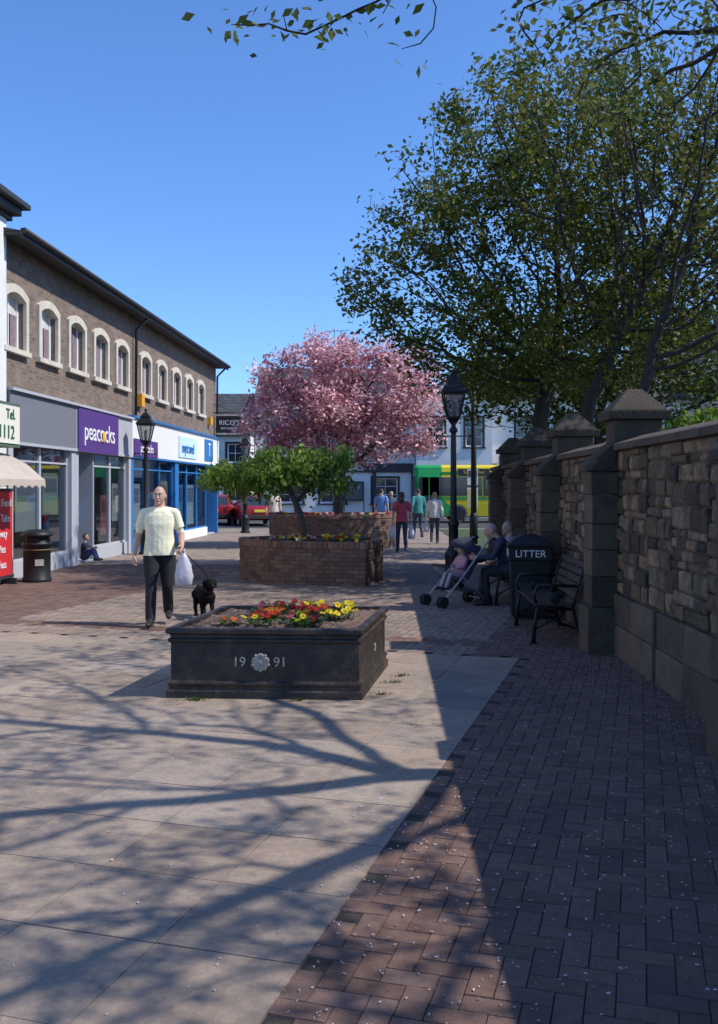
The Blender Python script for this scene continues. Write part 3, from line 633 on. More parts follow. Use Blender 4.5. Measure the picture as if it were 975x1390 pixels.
for k in range(7): b.tube([(-2.1+k*.22,61.8,12.03),(-2.1+k*.22,62.2,12.03)],.01,DK,5)
b.obj('tv_aerial')
# ------------------------------------------------------------------ street furniture
LAMPG=glassmat('lantern_glass',(.6,.6,.58),.2,.2)
def lamp(x,y,H=3.9):
    G=grp('street_lamp',(x,y,0)); b=B(); h=H-.95
    b.rev([(.19,0),(.19,.08),(.15,.1),(.15,.55),(.16,.58),(.16,.62),(.11,.68),(.085,.75),(.085,1.1),(.1,1.12),(.1,1.16),(.06,1.22),(.05,h-.35),(.045,h-.2),(.075,h-.17),(.075,h-.13),(.04,h-.08),(.04,h),(.1,h+.05)],BLACK,n=12)
    b.tube([(-.28,0,h-.25),(.28,0,h-.25)],[.012]*2,BLACK,8); b.ell((-.29,0,h-.25),(.025,)*3,BLACK); b.ell((.29,0,h-.25),(.025,)*3,BLACK)
    for k in range(4):
        a=k*math.pi/2+math.pi/4; c,s=math.cos(a),math.sin(a); b.tube([(0.03*c,.03*s,h-.05),(.1*c,.1*s,h+.02),(.15*c,.15*s,h+.08)],.012,BLACK,6)
        b.tube([(.15*c,.15*s,h+.08),(.27*c,.27*s,h+.52)],.016,BLACK,6)
    q=math.pi/4
    b.rev([(.14,h+.05),(.165,h+.07),(.165,h+.1)],BLACK,n=4,smooth=False,ph=q)
    b.rev([(.27,h+.5),(.31,h+.52),(.31,h+.56),(.19,h+.68),(.17,h+.68),(.17,h+.74),(.08,h+.83),(.03,h+.86),(.03,h+.88),(.045,h+.91),(.01,h+.97)],BLACK,n=4,smooth=False,ph=q)
    b.obj('post_and_lantern_frame',G,.004)
    b=B(); b.rev([(.145,h+.1),(.255,h+.5)],LAMPG,n=4,smooth=False,cap=False,ph=q); b.rev([(.03,h+.1),(.045,h+.3),(.03,h+.38)],LGREY,n=10); b.obj('lantern_glass',G)
lamp(1.68,16.9); lamp(-5.7,25.4); lamp(-4.5,37.6)
b=B(); b.tube([(0,0,0),(0,0,5.6)],[.1,.075],BLACK,10); b.rev([(.13,0),(.13,.9),(.1,1.0)],BLACK,n=12); b.box(-.04,.04,-.5,.0,5.45,5.52,BLACK); b.ell((0,-.5,5.42),(.1,.22,.07),LGREY); b.obj('lamp_column',loc=(3.62,30,0))
b=B(); b.tube([(0,0,0),(0,0,2.6)],.035,LGREY,8); b.box(-.2,.2,-.05,-.03,1.9,2.5,WF); b.box(-.17,.17,-.055,-.05,2.2,2.45,paint((.1,.1,.12))); b.box(-.16,.16,-.055,-.05,1.1,1.75,paint((.7,.6,.2))); b.box(-.2,.2,-.05,-.03,1.05,1.8,WF); b.obj('bus_stop_sign',loc=(4.3,36,0))
GOLD=paint((.3,.22,.06)); b=B()
b.rev([(.25,0),(.27,.02),(.27,.06),(.25,.08),(.25,.68),(.28,.7),(.28,.75),(.22,.76),(.22,.86),(.29,.87),(.29,.9),(.26,.95),(.16,.99),(.03,1.0)],BLACK,n=24)
b.rev([(.253,.61),(.255,.612),(.255,.62),(.253,.622)],GOLD,n=24)
for k in range(6): a=k*1.047+.3; b.tube([(.25*math.cos(a),.25*math.sin(a),.76),(.25*math.cos(a),.25*math.sin(a),.87)],.018,BLACK,6)
b.box(-.08,.08,-.262,-.24,.32,.44,EMB); b.obj('round_litter_bin',loc=(-6.1,18.0,0),rz=.5)
G=grp('square_litter_bin',(2.33,13.0,0),-.12); b=B()
b.frust((0,0),.25,.25,.06,.27,.27,.8,BLACK); b.frust((0,0),.22,.22,0,.22,.22,.06,BLACK); b.frust((0,0),.29,.29,.8,.29,.29,.98,BLACK); b.frust((0,0),.305,.305,.982,.305,.305,1.02,BLACK); b.frust((0,0),.28,.28,1.02,.2,.2,1.1,BLACK); b.frust((0,0),.2,.2,1.1,.06,.06,1.15,BLACK)
b.box(-.2,.2,-.262,-.24,.15,.7,paint((.03,.03,.035))); b.obj('bin_body',G,.012)
b=B(); b.text('LITTER',.135,WF,TX(0,-.293,.89),.003); b.text('LITTER',.135,WF,Matrix.Translation((-.293,0,.89))@Matrix.Rotation(-math.pi/2,4,'Z')@RX,.003); b.obj('lettering',G)
def bench(x,y,L=1.6):
    G=grp('park_bench',(x,y,0),-math.pi/2-.03); b=B()
    for s in(-1,1):
        xx=s*(L/2-.08)
        b.tube([(xx,-.27,0),(xx,-.25,.25),(xx,-.22,.42),(xx,-.05,.41),(xx,.16,.40)],[.025,.02,.024,.022,.02],BLACK,8)
        b.tube([(xx,.3,0),(xx,.22,.22),(xx,.17,.42),(xx,.24,.66),(xx,.32,.9)],[.025,.02,.024,.02,.018],BLACK,8)
        b.tube([(xx,-.22,.42),(xx,-.27,.55),(xx,-.22,.66),(xx,-.05,.67),(xx,.24,.66)],[.018,.018,.025,.022,.018],BLACK,8)
        b.tube([(xx,-.24,.18),(xx,-.05,.28),(xx,.2,.18)],.014,BLACK,6)
        b.rev([(.05,-.012),(.065,-.008),(.065,.008),(.05,.012)],BLACK,Matrix.Translation((xx,-.02,.53))@Matrix.Rotation(math.pi/2,4,'Y'),14)
        b.box(xx-.035,xx+.035,-.31,-.22,0,.02,BLACK); b.box(xx-.035,xx+.035,.26,.35,0,.02,BLACK)
    b.obj('cast_iron_ends',G)
    b=B()
    for k in range(5): b.box(-L/2,L/2,-.25+k*.085,-.25+k*.085+.065,.44,.465,WOOD)
    for k in range(5):
        z=.52+k*.085; y0=.175+(z-.42)*.31; b.prism([(-L/2,y0-.0,z),(-L/2,y0+.02,z),(-L/2,y0+.045,z+.065),(-L/2,y0+.023,z+.065)],(L,0,0),WOOD)
    b.obj('wooden_slats',G,.004)
bench(2.27,11.5); bench(2.35,15.0)
# ------------------------------------------------------------------ vehicles
G=grp('single_deck_bus',(8.0,50,0)); b=B(); YE=mat('bus_yellow',(.72,.55,.02),.3,.05,3); GRN=mat('bus_green',(.02,.32,.07),.3,.05,3); TYRE=paint((.02,.02,.02)); 
L2=5.1; SP=-3.75
def ringx(x,s=1): 
    return [V(x,-1.22*s,.35),V(x,1.22*s,.35),V(x,1.25*s,1.0),V(x,1.25*s,2.2),V(x,1.12*s,2.85),V(x,.9*s,2.98),V(x,-.9*s,2.98),V(x,-1.12*s,2.85),V(x,-1.25*s,2.2),V(x,-1.25*s,1.0)]
b.loft([ringx(-L2,.93),ringx(-L2+.15),ringx(SP)],GRN,False); b.loft([ringx(SP+.001),ringx(L2-.15),ringx(L2,.93)],YE,False)
b.prism([(SP,-1.262,.4),(SP+1,-1.262,.4),(SP,-1.262,1.25)],(0,.012,0),GRN); b.box(SP,5.0,-1.265,-1.25,1.2,1.32,GRN); b.box(SP,5,-1.215,-1.14,2.5,2.62,GRN)
for k in range(6):
    x0=-4.75+k*1.6; b.box(x0,x0+1.45,-1.275,-1.24,1.4,2.35,DGLASS); b.box(x0-.05,x0,-1.28,-1.24,1.35,2.4,DK)
b.box(-5.13,-5.09,-1.05,1.05,1.1,2.4,DGLASS); b.box(-4.9,-3.9,-1.275,-1.24,.5,2.35,DGLASS); b.box(-4.43,-4.38,-1.29,-1.24,.5,2.35,GRN)
b.box(-2.9,-1.3,-1.24,-1.12,2.42,2.78,DK); b.text('South Pier',.26,YE,TX(-2.1,-1.25,2.6),.004)
b.box(-5.16,-5.05,-.8,-.6,.7,.85,WF); b.box(-5.16,-5.05,.6,.8,.7,.85,WF); b.box(-5.15,5.1,-1.2,1.2,.3,.36,DK)
for xx in(-2.9,2.9):
    for yy in(-1.15,1.15): b.wheel((xx,yy,.48),(0,1,0),.48,.28,TYRE,LGREY)
b.box(-5.3,-5.1,-1.4,-1.25,1.7,2.1,DK)
b.obj('bus_body',G,.01)
def car(name,x,y,rz,colr):
    G=grp(name,(x,y,0),rz); pm=mat('car_paint',colr,.25,.04,3,spec=.8); b=B()
    prof=[(-1.95,.38),(-2.02,.6),(-1.95,.95),(-1.5,1.0),(.75,.98),(1.7,.85),(1.98,.65),(2.0,.38),(1.7,.28),(-1.7,.28)]
    def rg(xx,s,dz=0): return [V(xx,yy*s,zz*(1-.0)+dz) for yy,zz in prof]
    b.loft([rg(-.84,.96),rg(-.8,.99),rg(-.4,1),rg(.4,1),rg(.8,.99),rg(.84,.96)],pm,True)
    cab0=[V(-.76,-1.82,.96),V(.76,-1.82,.96),V(.76,.85,.96),V(-.76,.85,.96)]; cab1=[V(-.6,-1.45,1.38),V(.6,-1.45,1.38),V(.6,.1,1.4),V(-.6,.1,1.4)]; cab2=[V(-.54,-1.3,1.43),V(.54,-1.3,1.43),V(.54,0,1.45),V(-.54,0,1.45)]
    b.loft([cab0,cab1],DGLASS,False,False); b.loft([cab1,cab2],pm,False,True)
    for a,c in zip(cab0,cab1): b.tube([a,c],.035,pm,6)
    for s in(-1,1):
        b.tube([(s*.72,-.5,.97),(s*.62,-.5,1.39)],.03,pm,6)
        for yy in(-1.25,1.25): b.wheel((s*.76,yy,.31),(1,0,0),.31,.2,TYRE,LGREY)
        b.box(s*.7-.1,s*.7+.1,-2.03,-1.9,.68,.92,paint((.45,.01,.01))); b.box(s*.65-.12,s*.65+.12,1.86,1.99,.6,.75,WF)
        b.ell((s*.88,.55,1.0),(.09,.06,.06),pm)
    b.box(-.78,.78,-2.07,-1.9,.36,.52,DK); b.box(-.26,.26,-2.06,-1.98,.66,.78,paint((.75,.6,.05))); b.box(-.78,.78,1.9,2.04,.34,.5,DK)
    b.obj('car_body',G,.01)
car('parked_car',-5.1,46,.25,(.35,.015,.02)); car('parked_car',-7.2,47.5,.1,(.3,.015,.02))
# ------------------------------------------------------------------ people
SKIN=mat('skin',(.5,.3,.22),.6,.08,8); 
def hand(b,wr_,dirv,pn,side,curl,m,k=1):
    dirv=dirv.normalized(); pn=(pn-dirv*pn.dot(dirv)).normalized(); sd=(side-dirv*side.dot(dirv)); sd=(sd-pn*sd.dot(pn)).normalized()
    rings=[]
    for t,wd,th in((-.02,.024,.02),(0.01,.03,.018),(.045,.041,.016),(.085,.042,.013),(.095,.036,.009)):
        c=wr_+dirv*t*k; rings.append([c+(sd*math.cos(a)*wd+pn*math.sin(a)*th)*k for a in [2*math.pi*i/10 for i in range(10)]])
    b.loft(rings,m)
    for f,(off,L) in enumerate(((.031,.072),(.011,.08),(-.010,.075),(-.030,.058))):
        p=wr_+(dirv*.085+sd*off)*k; pts=[p]; a=curl*.5; 
        for sgl in(.45,.32,.25):
            dd=dirv*math.cos(a)+pn*math.sin(a); p=p+dd*L*sgl*k; pts.append(p); a+=curl*(.9+.08*f)
        b.tube(pts,[.0095*k,.009*k,.008*k,.0065*k],m,7,round_=True)
    p=wr_+(dirv*.025+sd*.028)*k; p1=p+(sd*.7+dirv*.6+pn*.25).normalized()*.035*k; p2=p1+(sd*.25+dirv*.9+pn*(.2+curl*.5)).normalized()*.03*k; p3=p2+(dirv*.8+pn*(.3+curl*.6)).normalized()*.022*k
    b.tube([p,p1,p2,p3],[.013*k,.011*k,.0095*k,.008*k],m,7,round_=True)
def person(name,loc,rz,H=1.75,J={},top=(.5,.5,.4),bot=(.03,.03,.04),shoe=(.02,.02,.02),hair=(.06,.04,.025),style='short',sleeve='short',vox=.012,wid=1,yaw=0,pitch=0,curl=.5,legr=1):
    K=dict(pel=(0,0,.95),chest=(0,.0,1.27),neck=(0,.015,1.49),head=(0,-.015,1.635),hL=(.09,0,.90),kL=(.10,-.03,.50),aL=(.11,.02,.09),hR=(-.09,0,.90),kR=(-.10,-.03,.50),aR=(-.11,.02,.09),
        sL=(.185,.015,1.425),eL=(.245,.04,1.14),wL=(.26,-.05,.90),sR=(-.185,.015,1.425),eR=(-.245,.04,1.14),wR=(-.26,-.05,.90),fL=(.1,-1,0),fR=(-.1,-1,0))
    K.update(J); K={a:Vector(c) for a,c in K.items()}
    k=H/1.75; tm,bm,sm,hm=mat(name+'_top',top,.85,.1,14,bump=.6,bscale=11),mat(name+'_trousers',bot,.85,.15,14,bump=.5,bscale=10),paint(shoe,.5),mat(name+'_hair',hair,.7,.3,40,bump=.5)
    b=B(); bones=[]
    lx=(K['sL']-K['sR']); lx=(lx/ max(lx.length,.01)).normalized()
    def spine(f):
        if f<.6: return K['pel'].lerp(K['chest'],f/.6)
        return K['chest'].lerp(K['neck'],(f-.6)/.4)
    rings=[]
    for f,rx,ry in((-.2,.10,.08),(-.12,.145,.11),(0,.168,.122),(.2,.160,.12),(.42,.163,.125),(.62,.176,.125),(.8,.178,.112),(.9,.15,.095),(.97,.10,.075),(1.03,.062,.06),(1.18,.055,.058)):
        c=spine(f); t=(spine(f+.06)-spine(f-.06)).normalized(); l=(lx-t*lx.dot(t)).normalized(); dp=t.cross(l)
        rx*=wid; ry*=wid if f<.95 else 1
        rings.append([c+l*rx*math.copysign(abs(math.cos(a))**.85,math.cos(a))+dp*ry*math.copysign(abs(math.sin(a))**.9,math.sin(a)) for a in [2*math.pi*i/20 for i in range(20)]])
    b.loft(rings,SKIN)
    hem=[]
    for f,rx,ry in((-.12,.186,.142),(.0,.182,.14),(.25,.168,.13),(.5,.165,.125)):
        c=spine(f); t=(spine(f+.06)-spine(f-.06)).normalized(); l=(lx-t*lx.dot(t)).normalized(); dp=t.cross(l)
        hem.append([c+l*rx*wid*math.cos(a)*(1+.02*math.sin(5*a+f*8))+dp*ry*wid*math.sin(a)*(1+.03*math.sin(4*a+f*9)) for a in [2*math.pi*i/20 for i in range(20)]])
    b.loft(hem,SKIN)
    bones.append((K['pel']+V(0,0,-.06),K['chest'],.16,.15,'top')); bones.append((K['chest'],K['neck']-V(0,0,.02),.15,.06,'top')); bones.append((K['neck'],K['head'],.055,.055,'skin'))
    for s in 'LR':
        h,kn,a=K['h'+s],K['k'+s],K['a'+s]; sh,e,w_=K['s'+s],K['e'+s],K['w'+s]
        b.tube([h,h.lerp(kn,.5),kn,kn.lerp(a,.35),a],[.092*wid*legr,.08*wid*legr,.062*legr,.06*legr,.055*legr],SKIN,14,round_=True)
        bones.append((h,kn,.09,.06,'bottom')); bones.append((kn,a+(kn-a)*.08,.06,.055,'bottom'))
        f=K['f'+s].normalized(); hl=a-f*.05+V(0,0,-.045); to=a+f*.17+V(0,0,-.055+f.z*0)
        b.tube([hl,a.lerp(to,.5)+V(0,0,-.012),to],[.042,.045,.034],SKIN,12,round_=True); bones.append((hl,to,.05,.045,'shoe'))
        inn=K['chest'].lerp(K['neck'],.7)
        b.tube([inn.lerp(sh,.5),sh,sh.lerp(e,.5),e,e.lerp(w_,.4),w_],[.075,.064,.052,.043,.040,.028],SKIN,12,round_=True)
        if sleeve=='short':
            m_=sh.lerp(e,.68); b.tube([sh,m_],[.068,.070],SKIN,12); bones.append((sh,m_,.07,.066,'top')); bones.append((m_,e,.03,.03,'skin')); bones.append((e,w_,.04,.03,'skin'))
        else:
            b.tube([sh,e,w_.lerp(e,.05)],[.068,.056,.044],SKIN,12); bones.append((sh,e,.07,.05,'top')); bones.append((e,w_,.05,.045,'top'))
    Rh=Matrix.Rotation(yaw,3,'Z')@Matrix.Rotation(pitch,3,'X'); hc=K['head']; n=22; rings=[]
    for i in range(17):
        a=math.pi*(i+.3)/(16.6); z=-math.cos(a); rr=math.sin(a); ring=[]
        for j in range(n):
            th=2*math.pi*j/n; x=math.cos(th)*rr; y=math.sin(th)*rr
            X=x*.077; Y=y*.098; Z=z*.12
            if z<0: X*=1-.28*(-z)**1.3; Y=Y*(1-.12*-z)-.012*(-z) if y<0 else Y*(1+.5*z)
            if y<-.3 and -.05<z<.2 and abs(x)>.15: Y+=.006
            ring.append(hc+Rh@V(X,Y,Z))
        rings.append(ring)
    b.loft(rings,SKIN)
    hp=lambda x,y,z: hc+Rh@V(x,y,z)
    b.tube([hp(0,-.088,.02),hp(0,-.103,-.012),hp(0,-.112,-.03)],[.009,.012,.015],SKIN,8,round_=True)
    b.tube([hp(-.045,-.082,.03),hp(0,-.092,.028),hp(.045,-.082,.03)],[.009,.01,.009],SKIN,8,round_=True)
    b.ell(hp(0,-.078,-.095),(.024,.02,.018),SKIN,Rh); b.ell(hp(.078,.01,-.008),(.012,.022,.032),SKIN,Rh); b.ell(hp(-.078,.01,-.008),(.012,.022,.032),SKIN,Rh)
    b.tube([hp(-.022,-.092,-.062),hp(.022,-.092,-.062)],.0085,SKIN,8,round_=True)
    b.tube([K['neck']-V(0,0,.03),hp(0,.015,-.05)],[.056,.056],SKIN,14)
    if style=='long':
        b.tube([hp(0,.03,.05),hp(0,.055,-.04),hp(0,.06,-.15)],[.082,.08,.05],SKIN,14,round_=True); bones.append((hp(0,.075,.03),hp(0,.085,-.16),.07,.05,'hair'))
    if style=='full': b.ell(hp(0,.018,.03),(.086,.1,.105),SKIN,Rh)
    me=bpy.data.meshes.new('tmp'); me.from_pydata(b.v,[],b.f); o=bpy.data.objects.new('tmp',me); sc.collection.objects.link(o)
    m=o.modifiers.new('r','REMESH'); m.mode='VOXEL'; m.voxel_size=vox; m2=o.modifiers.new('s','SMOOTH'); m2.iterations=3; m2.factor=.5
    me2=bpy.data.meshes.new_from_object(o.evaluated_get(bpy.context.evaluated_depsgraph_get())); bpy.data.objects.remove(o)
    n=len(me2.polygons); cen=np.empty(n*3); me2.polygons.foreach_get('center',cen); cen=cen.reshape(-1,3)
    best=np.full(n,1e9); lab=np.zeros(n,int); names=['top','bottom','skin','shoe','hair']
    for a,c,ra,rb,l in bones:
        a_=np.array(a);d_=np.array(c)-a_; t=np.clip(((cen-a_)@d_)/max(d_@d_,1e-9),0,1); ds=np.linalg.norm(cen-(a_+t[:,None]*d_),axis=1)-(ra+(rb-ra)*t)
        s_=ds<best; best[s_]=ds[s_]; lab[s_]=names.index(l)
    pe=np.array(K['pel']); ax=np.array(K['chest'])-pe; ax/=np.linalg.norm(ax); pr=(cen-pe)@ax; rad_=np.linalg.norm(cen-pe-pr[:,None]*ax,axis=1)
    tb=(lab<2)&(rad_<.23*wid)
    lab[tb&(pr>-.062)&(pr<.3)]=0; lab[(lab==0)&(pr<=-.062)&(rad_<.3)]=1
    q=(cen-np.array(hc))@np.array(Rh); nq=q/np.array([.077,.098,.12]); hr=np.linalg.norm(nq*np.array([.8,.8,.85]),axis=1)
    hd=(hr<1.12); thr={'short':.30,'receding':.52,'long':.22,'full':.22}[style]
    hh=nq[:,2]*.62+nq[:,1]*.75; isH=hd&(hh>thr)&(nq[:,2]>-.55)
    lab[hd]=2; lab[isH]=4
    bb=B(); bb.mats=[tm,bm,SKIN,sm,hm]; bb.v=[tuple(v.co) for v in me2.vertices]; bb.f=[tuple(p.vertices) for p in me2.polygons]; bb.m=[int(x) for x in lab]; bb.s=[True]*n; bb.c=[(1,1,1)]*n
    for s,sg in(('L',1),('R',-1)):
        e,w_=K['e'+s],K['w'+s]; hand(bb,w_,(w_-e),V(-sg,.2,0) if abs((w_-e).normalized().x)<.8 else V(0,0,-1),V(0,-1,.15),curl,SKIN)
        bb.ell(hp(sg*.03,-.089,.008),(.014,.008,.008),paint((.75,.73,.7),.3),Rh,8,6); bb.ell(hp(sg*.03,-.0955,.008),(.0065,.004,.0065),paint((.03,.02,.02),.3),Rh,8,6)
        bb.tube([hp(sg*.016,-.099,.03),hp(sg*.032,-.0975,.034),hp(sg*.048,-.088,.03)],.004,hm,5)
    bb.tube([hp(-.022,-.1005,-.062),hp(0,-.102,-.061),hp(.022,-.1005,-.062)],.0035,paint((.3,.1,.09)),5)
    bb.v=[(x*k,y*k,z*k) for x,y,z in bb.v]
    G=grp(name,loc,rz); bb.obj('body',G); return G,K,k
def walk(s=1,arm=1,ph=1):
    f={'L':ph,'R':-ph}; J={}
    for q,sg in(('L',1),('R',-1)):
        if f[q]>0: J['k'+q]=(sg*.095,-.17*s,.515); J['a'+q]=(sg*.095,-.27*s,.10)
        else: J['k'+q]=(sg*.095,-.0,.50); J['a'+q]=(sg*.095,.27*s,.15); 
        J['e'+q]=(sg*.25,.06+f[q]*.08*arm,1.15); J['w'+q]=(sg*.27,-.04+f[q]*.2*arm,.92)
        J['h'+q]=(sg*.09,-.02*f[q],.895)
    return J
J=walk(.75,.4,-1); J.update(wL=(.29,-.2,1.0),eL=(.27,.03,1.13),wR=(-.31,-.03,.89),eR=(-.27,.04,1.14))
man,K,kk=person('walking_man',(-2.57,12.25,.012),.12,1.78,J,top=(.76,.73,.52),bot=(.012,.012,.016),hair=(.10,.065,.04),style='receding',vox=.007,wid=1.08,yaw=-.15,curl=.75,legr=1.16)
b=B(); BAG=mat('white_plastic',(.62,.62,.68),.4,.06,10,bump=.5,bscale=16,transl=.25)
hx,hy,hz=.30*kk,-.27*kk,.93*kk
rings=[]
for z,rx,ry in((-.42,.07,.05),(-.40,.105,.07),(-.3,.115,.075),(-.15,.09,.06),(-.06,.05,.035),(0.0,.018,.02)):
    rings.append([V(hx+.02+rx*math.cos(a)*(1+.09*math.sin(5*a+z*20)),hy+ry*math.sin(a)*(1+.12*math.cos(4*a+z*9)),hz+z) for a in [2*math.pi*i/24 for i in range(24)]])
b.loft(rings,BAG); b.tube([(hx-.0,hy,hz-.03),(hx-.02,hy,hz+.04),(hx+.03,hy,hz+.05),(hx+.03,hy,hz-.03)],.007,BAG,6); b.obj('plastic_carrier_bag',man)
DOG=mat('black_dog_fur',(.007,.0065,.007),.85,.4,40,bump=1,bscale=70,spec=.2)
def dog(loc,rz):
    b=B()
    def rg(y,z,rx,rz_): return [V(rx*math.cos(a),y,z+rz_*math.sin(a)) for a in [2*math.pi*i/14 for i in range(14)]]
    b.loft([rg(.27,.33,.03,.03),rg(.24,.32,.08,.085),rg(.14,.315,.095,.09),rg(0,.32,.085,.085),rg(-.12,.305,.1,.11),rg(-.2,.31,.09,.1),rg(-.26,.33,.05,.06)],DOG)
    b.tube([(0,-.18,.34),(0,-.25,.42),(0,-.29,.47)],[.075,.06,.055],DOG,12,round_=True)
    b.ell((0,-.31,.485),(.06,.07,.06),DOG); b.tube([(0,-.34,.475),(0,-.41,.455),(0,-.44,.452)],[.038,.03,.024],DOG,10,round_=True)
    for s in(-1,1):
        b.tube([(s*.05,-.29,.53),(s*.075,-.285,.50),(s*.078,-.29,.44)],[.018,.026,.016],DOG,8,round_=True)
        st=.02*s
        b.tube([(s*.065,-.17,.3),(s*.07,-.14,.2),(s*.065,-.17-st*.6,.12),(s*.065,-.17-st,.03)],[.05,.034,.024,.021],DOG,10,round_=True); b.ell((s*.065,-.185-st,.02),(.026,.038,.02),DOG)
        b.tube([(s*.065,.18,.3),(s*.075,.11,.21),(s*.065,.24+st*.4,.125),(s*.065,.2+st,.03)],[.066,.044,.025,.021],DOG,10,round_=True); b.ell((s*.065,.185+st,.02),(.026,.038,.02),DOG)
    b.tube([(0,.25,.36),(0,.33,.40),(0,.38,.36)],[.028,.02,.01],DOG,8,round_=True)
    me=bpy.data.meshes.new('tmp'); me.from_pydata(b.v,[],b.f); o=bpy.data.objects.new('tmp',me); sc.collection.objects.link(o)
    m=o.modifiers.new('r','REMESH'); m.mode='VOXEL'; m.voxel_size=.009; m2=o.modifiers.new('s','SMOOTH'); m2.iterations=2
    me2=bpy.data.meshes.new_from_object(o.evaluated_get(bpy.context.evaluated_depsgraph_get())); bpy.data.objects.remove(o)
    bb=B(); bb.add([v.co+v.normal*U(-.004,.007) for v in me2.vertices],[tuple(p.vertices) for p in me2.polygons],DOG,True)
    for s in(-1,1): bb.ell((s*.03,-.362,.5),(.009,)*3,paint((.05,.03,.01),.2),None,8,6)
    bb.ell((0,-.462,.462),(.014,.01,.011),paint((.01,.01,.01),.3)); bb.rev([(.06,-.012),(.066,0),(.06,.012)],paint((.15,.02,.02)),Matrix.Translation((0,-.24,.41))@Matrix.Rotation(.9,4,'X'),14)
    G=grp('black_dog',loc,rz); bb.obj('body',G)
dog((-2.12,13.0,.012),.42)
mw=Matrix.Translation(man.location)@Matrix.Rotation(.12,4,'Z')@V(.30*kk,-.29*kk,.95*kk)
dc=Matrix.Translation((-2.12,13.0,.012))@Matrix.Rotation(.42,4,'Z')@V(0,-.24,.46)
b=B(); b.tube([mw.lerp(dc,t)+V(.12*math.sin(math.pi*t),0,-.06*math.sin(math.pi*t)) for t in [i/8 for i in range(9)]],.008,BLACK,6); b.obj('dog_lead')
pi=math.pi
w1,_,k1=person('woman_in_red_top',(1.17,26,.01),pi+.1,1.66,walk(.7,.5,1),top=(.42,.05,.08),bot=(.03,.04,.08),hair=(.04,.025,.015),style='long',vox=.016,wid=.95)
w2,_,k2=person('woman_in_white_jacket',(2.4,30.2,.01),pi-.1,1.64,walk(.6,.5,-1),top=(.72,.72,.7),bot=(.05,.05,.06),hair=(.3,.2,.1),style='full',sleeve='long',vox=.018)
person('man_in_teal_top',(2.05,33,.01),pi+.3,1.76,walk(.6,.6,1),top=(.04,.22,.22),bot=(.04,.05,.09),vox=.018,sleeve='long')
person('man_in_blue_shirt',(.85,36,.01),pi-.2,1.75,walk(.5,.5,-1),top=(.12,.25,.5),bot=(.05,.05,.06),vox=.02)
person('woman_in_dark_coat',(1.25,37,.01),.3,1.65,walk(.5,.5,1),top=(.05,.07,.12),bot=(.03,.03,.04),style='full',sleeve='long',vox=.02)
person('man_in_beige_shirt',(-3.1,34.5,.01),.2,1.76,walk(.4,.3,1),top=(.55,.48,.42),bot=(.06,.06,.09),vox=.018)
for (w,kx,sx) in((w1,k1,1),(w1,k1,-1),(w2,k2,1)):
    b=B(); hx,hy,hz=.28*sx*kx,-.02,.84*kx
    b.loft([[V(hx+rx*math.cos(a)*(1+.08*math.sin(4*a)),hy+ry*math.sin(a),hz+z) for a in [2*math.pi*i/16 for i in range(16)]] for z,rx,ry in((-.42,.06,.09),(-.4,.09,.13),(-.25,.09,.14),(-.1,.05,.08),(0,.012,.02))],BAG); b.obj('carrier_bag',w)
J=dict(pel=(0,0,.56),chest=(0,-.13,.85),neck=(0,-.24,1.03),head=(0,-.32,1.15),hL=(.1,-.02,.54),kL=(.14,-.42,.50),aL=(.15,-.40,.09),hR=(-.1,-.02,.54),kR=(-.13,-.42,.50),aR=(-.15,-.36,.09),
  sL=(.18,-.19,.98),eL=(.25,-.33,.75),wL=(.2,-.56,.75),sR=(-.18,-.19,.98),eR=(-.24,-.3,.74),wR=(-.16,-.5,.66))
person('seated_grandparent',(2.32,14.45,.0),-pi/2,1.72,J,top=(.035,.04,.07),bot=(.02,.02,.025),hair=(.4,.38,.36),style='receding',sleeve='long',vox=.012,wid=1.12,pitch=.35,curl=.8)
J=dict(pel=(0,0,.56),chest=(0,.03,.85),neck=(0,.02,1.08),head=(0,-.02,1.22),hL=(.1,-.02,.54),kL=(.14,-.42,.50),aL=(.15,-.40,.09),hR=(-.1,-.02,.54),kR=(-.13,-.42,.50),aR=(-.15,-.46,.09),
  sL=(.17,.02,1.0),eL=(.22,-.08,.76),wL=(.12,-.3,.66),sR=(-.17,.02,1.0),eR=(-.22,-.08,.76),wR=(-.1,-.3,.66))
person('seated_woman',(2.40,15.25,.0),-pi/2,1.62,J,top=(.25,.22,.3),bot=(.04,.04,.06),hair=(.25,.2,.15),style='full',sleeve='long',vox=.014,yaw=.5)
J=dict(pel=(0,0,.6),chest=(0,.06,.9),neck=(0,.1,1.12),head=(0,.06,1.28),hL=(.1,-.02,.6),kL=(.12,-.36,.66),aL=(.12,-.5,.34),hR=(-.1,-.02,.6),kR=(-.12,-.36,.66),aR=(-.12,-.5,.34),sL=(.17,.08,1.05),eL=(.22,-.04,.86),wL=(.12,-.22,.8),sR=(-.17,.08,1.05),eR=(-.22,-.04,.86),wR=(-.12,-.22,.8))
G,_,_=person('toddler_in_pushchair',(1.52,14.35,.10),-pi/2+.5,1.02,J,top=(.5,.25,.3),bot=(.35,.3,.35),hair=(.3,.2,.1),style='full',sleeve='long',vox=.018)
J=dict(pel=(0,0,.12),chest=(0,0,.42),neck=(0,-.02,.64),head=(0,-.05,.80),hL=(.1,-.02,.12),kL=(.13,-.3,.42),aL=(.12,-.42,.09),hR=(-.1,-.02,.12),kR=(-.13,-.3,.42),aR=(-.12,-.42,.09),sL=(.17,0,.57),eL=(.22,-.16,.42),wL=(.1,-.34,.44),sR=(-.17,0,.57),eR=(-.22,-.16,.42),wR=(-.1,-.34,.44))
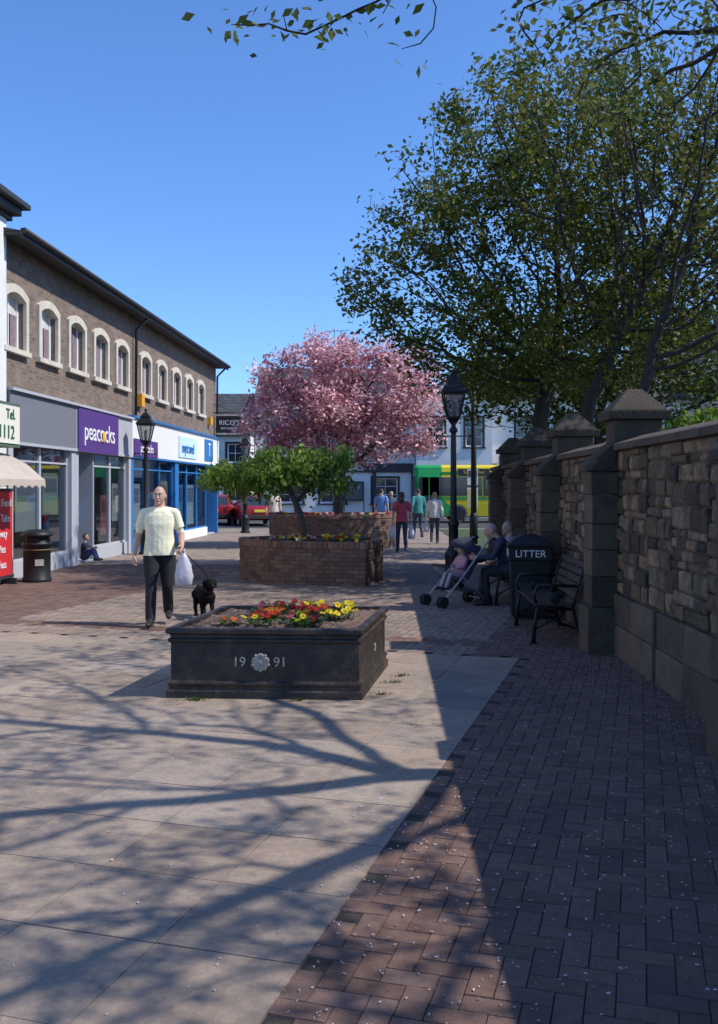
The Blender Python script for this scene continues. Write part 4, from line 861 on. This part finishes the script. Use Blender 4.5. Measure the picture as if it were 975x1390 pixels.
person('child_sitting_in_doorway',(-6.5,22.5,.06),pi/2,1.2,J,top=(.05,.05,.08),bot=(.05,.08,.2),hair=(.1,.06,.03),style='full',vox=.018)
G=grp('pushchair',(1.5,14.35,.012),-pi/2+.5); b=B(); FR_=paint((.35,.36,.38),.35); FAB=mat('pushchair_fabric',(.03,.035,.06),.9,.2,10)
for s in(-1,1):
    x=s*.23
    b.tube([(x,-.42,.1),(x,-.1,.42),(x,.28,.85),(x,.42,1.0),(x,.50,1.0)],.014,FR_,8); b.tube([(x,.32,.1),(x,.0,.38),(x,-.22,.52),(x,-.3,.6)],.014,FR_,8)
    b.tube([(x,.46,1.0),(x,.53,1.0)],.022,BLACK,8)
    for dx in(-.035,.035):
        b.wheel((x+dx,-.44,.085),(1,0,0),.085,.03,TYRE,FR_); b.wheel((x+dx,.34,.085),(1,0,0),.085,.03,TYRE,FR_)
b.tube([(-.23,.32,.1),(.23,.32,.1)],.012,FR_,8); b.tube([(-.23,-.3,.6),(.23,-.3,.6)],.018,BLACK,8); b.tube([(-.23,-.3,.24),(.23,-.3,.24)],.012,FR_,8); b.tube([(-.23,.28,.85),(.23,.28,.85)],.012,FR_,8); b.obj('frame_and_wheels',G)
b=B(); b.loft([[V(-.2,-.22,.4),V(.2,-.22,.4),V(.2,-.22,.43),V(-.2,-.22,.43)],[V(-.21,.02,.36),V(.21,.02,.36),V(.21,.03,.40),V(-.21,.03,.40)],[V(-.21,.18,.62),V(.21,.18,.62),V(.21,.15,.64),V(-.21,.15,.64)],[V(-.2,.28,.88),V(.2,.28,.88),V(.2,.25,.9),V(-.2,.25,.9)]],FAB)
hood=[]
for k in range(7):
    a=.2+k*.28; hood.append([V(.23*math.cos(t),.22-math.sin(a)*.34*max(.25,math.sin(t)),.72+.26*math.sin(t)*math.cos(a*.6)+.05) for t in [math.pi*i/10 for i in range(11)]])
vs=[q for r in hood for q in r]; b.add(vs,[(k*11+i,k*11+i+1,(k+1)*11+i+1,(k+1)*11+i) for k in range(6) for i in range(10)],FAB,True)
b.box(-.18,.18,.05,.35,.2,.22,FAB); b.obj('seat_and_hood',G)
print('done')
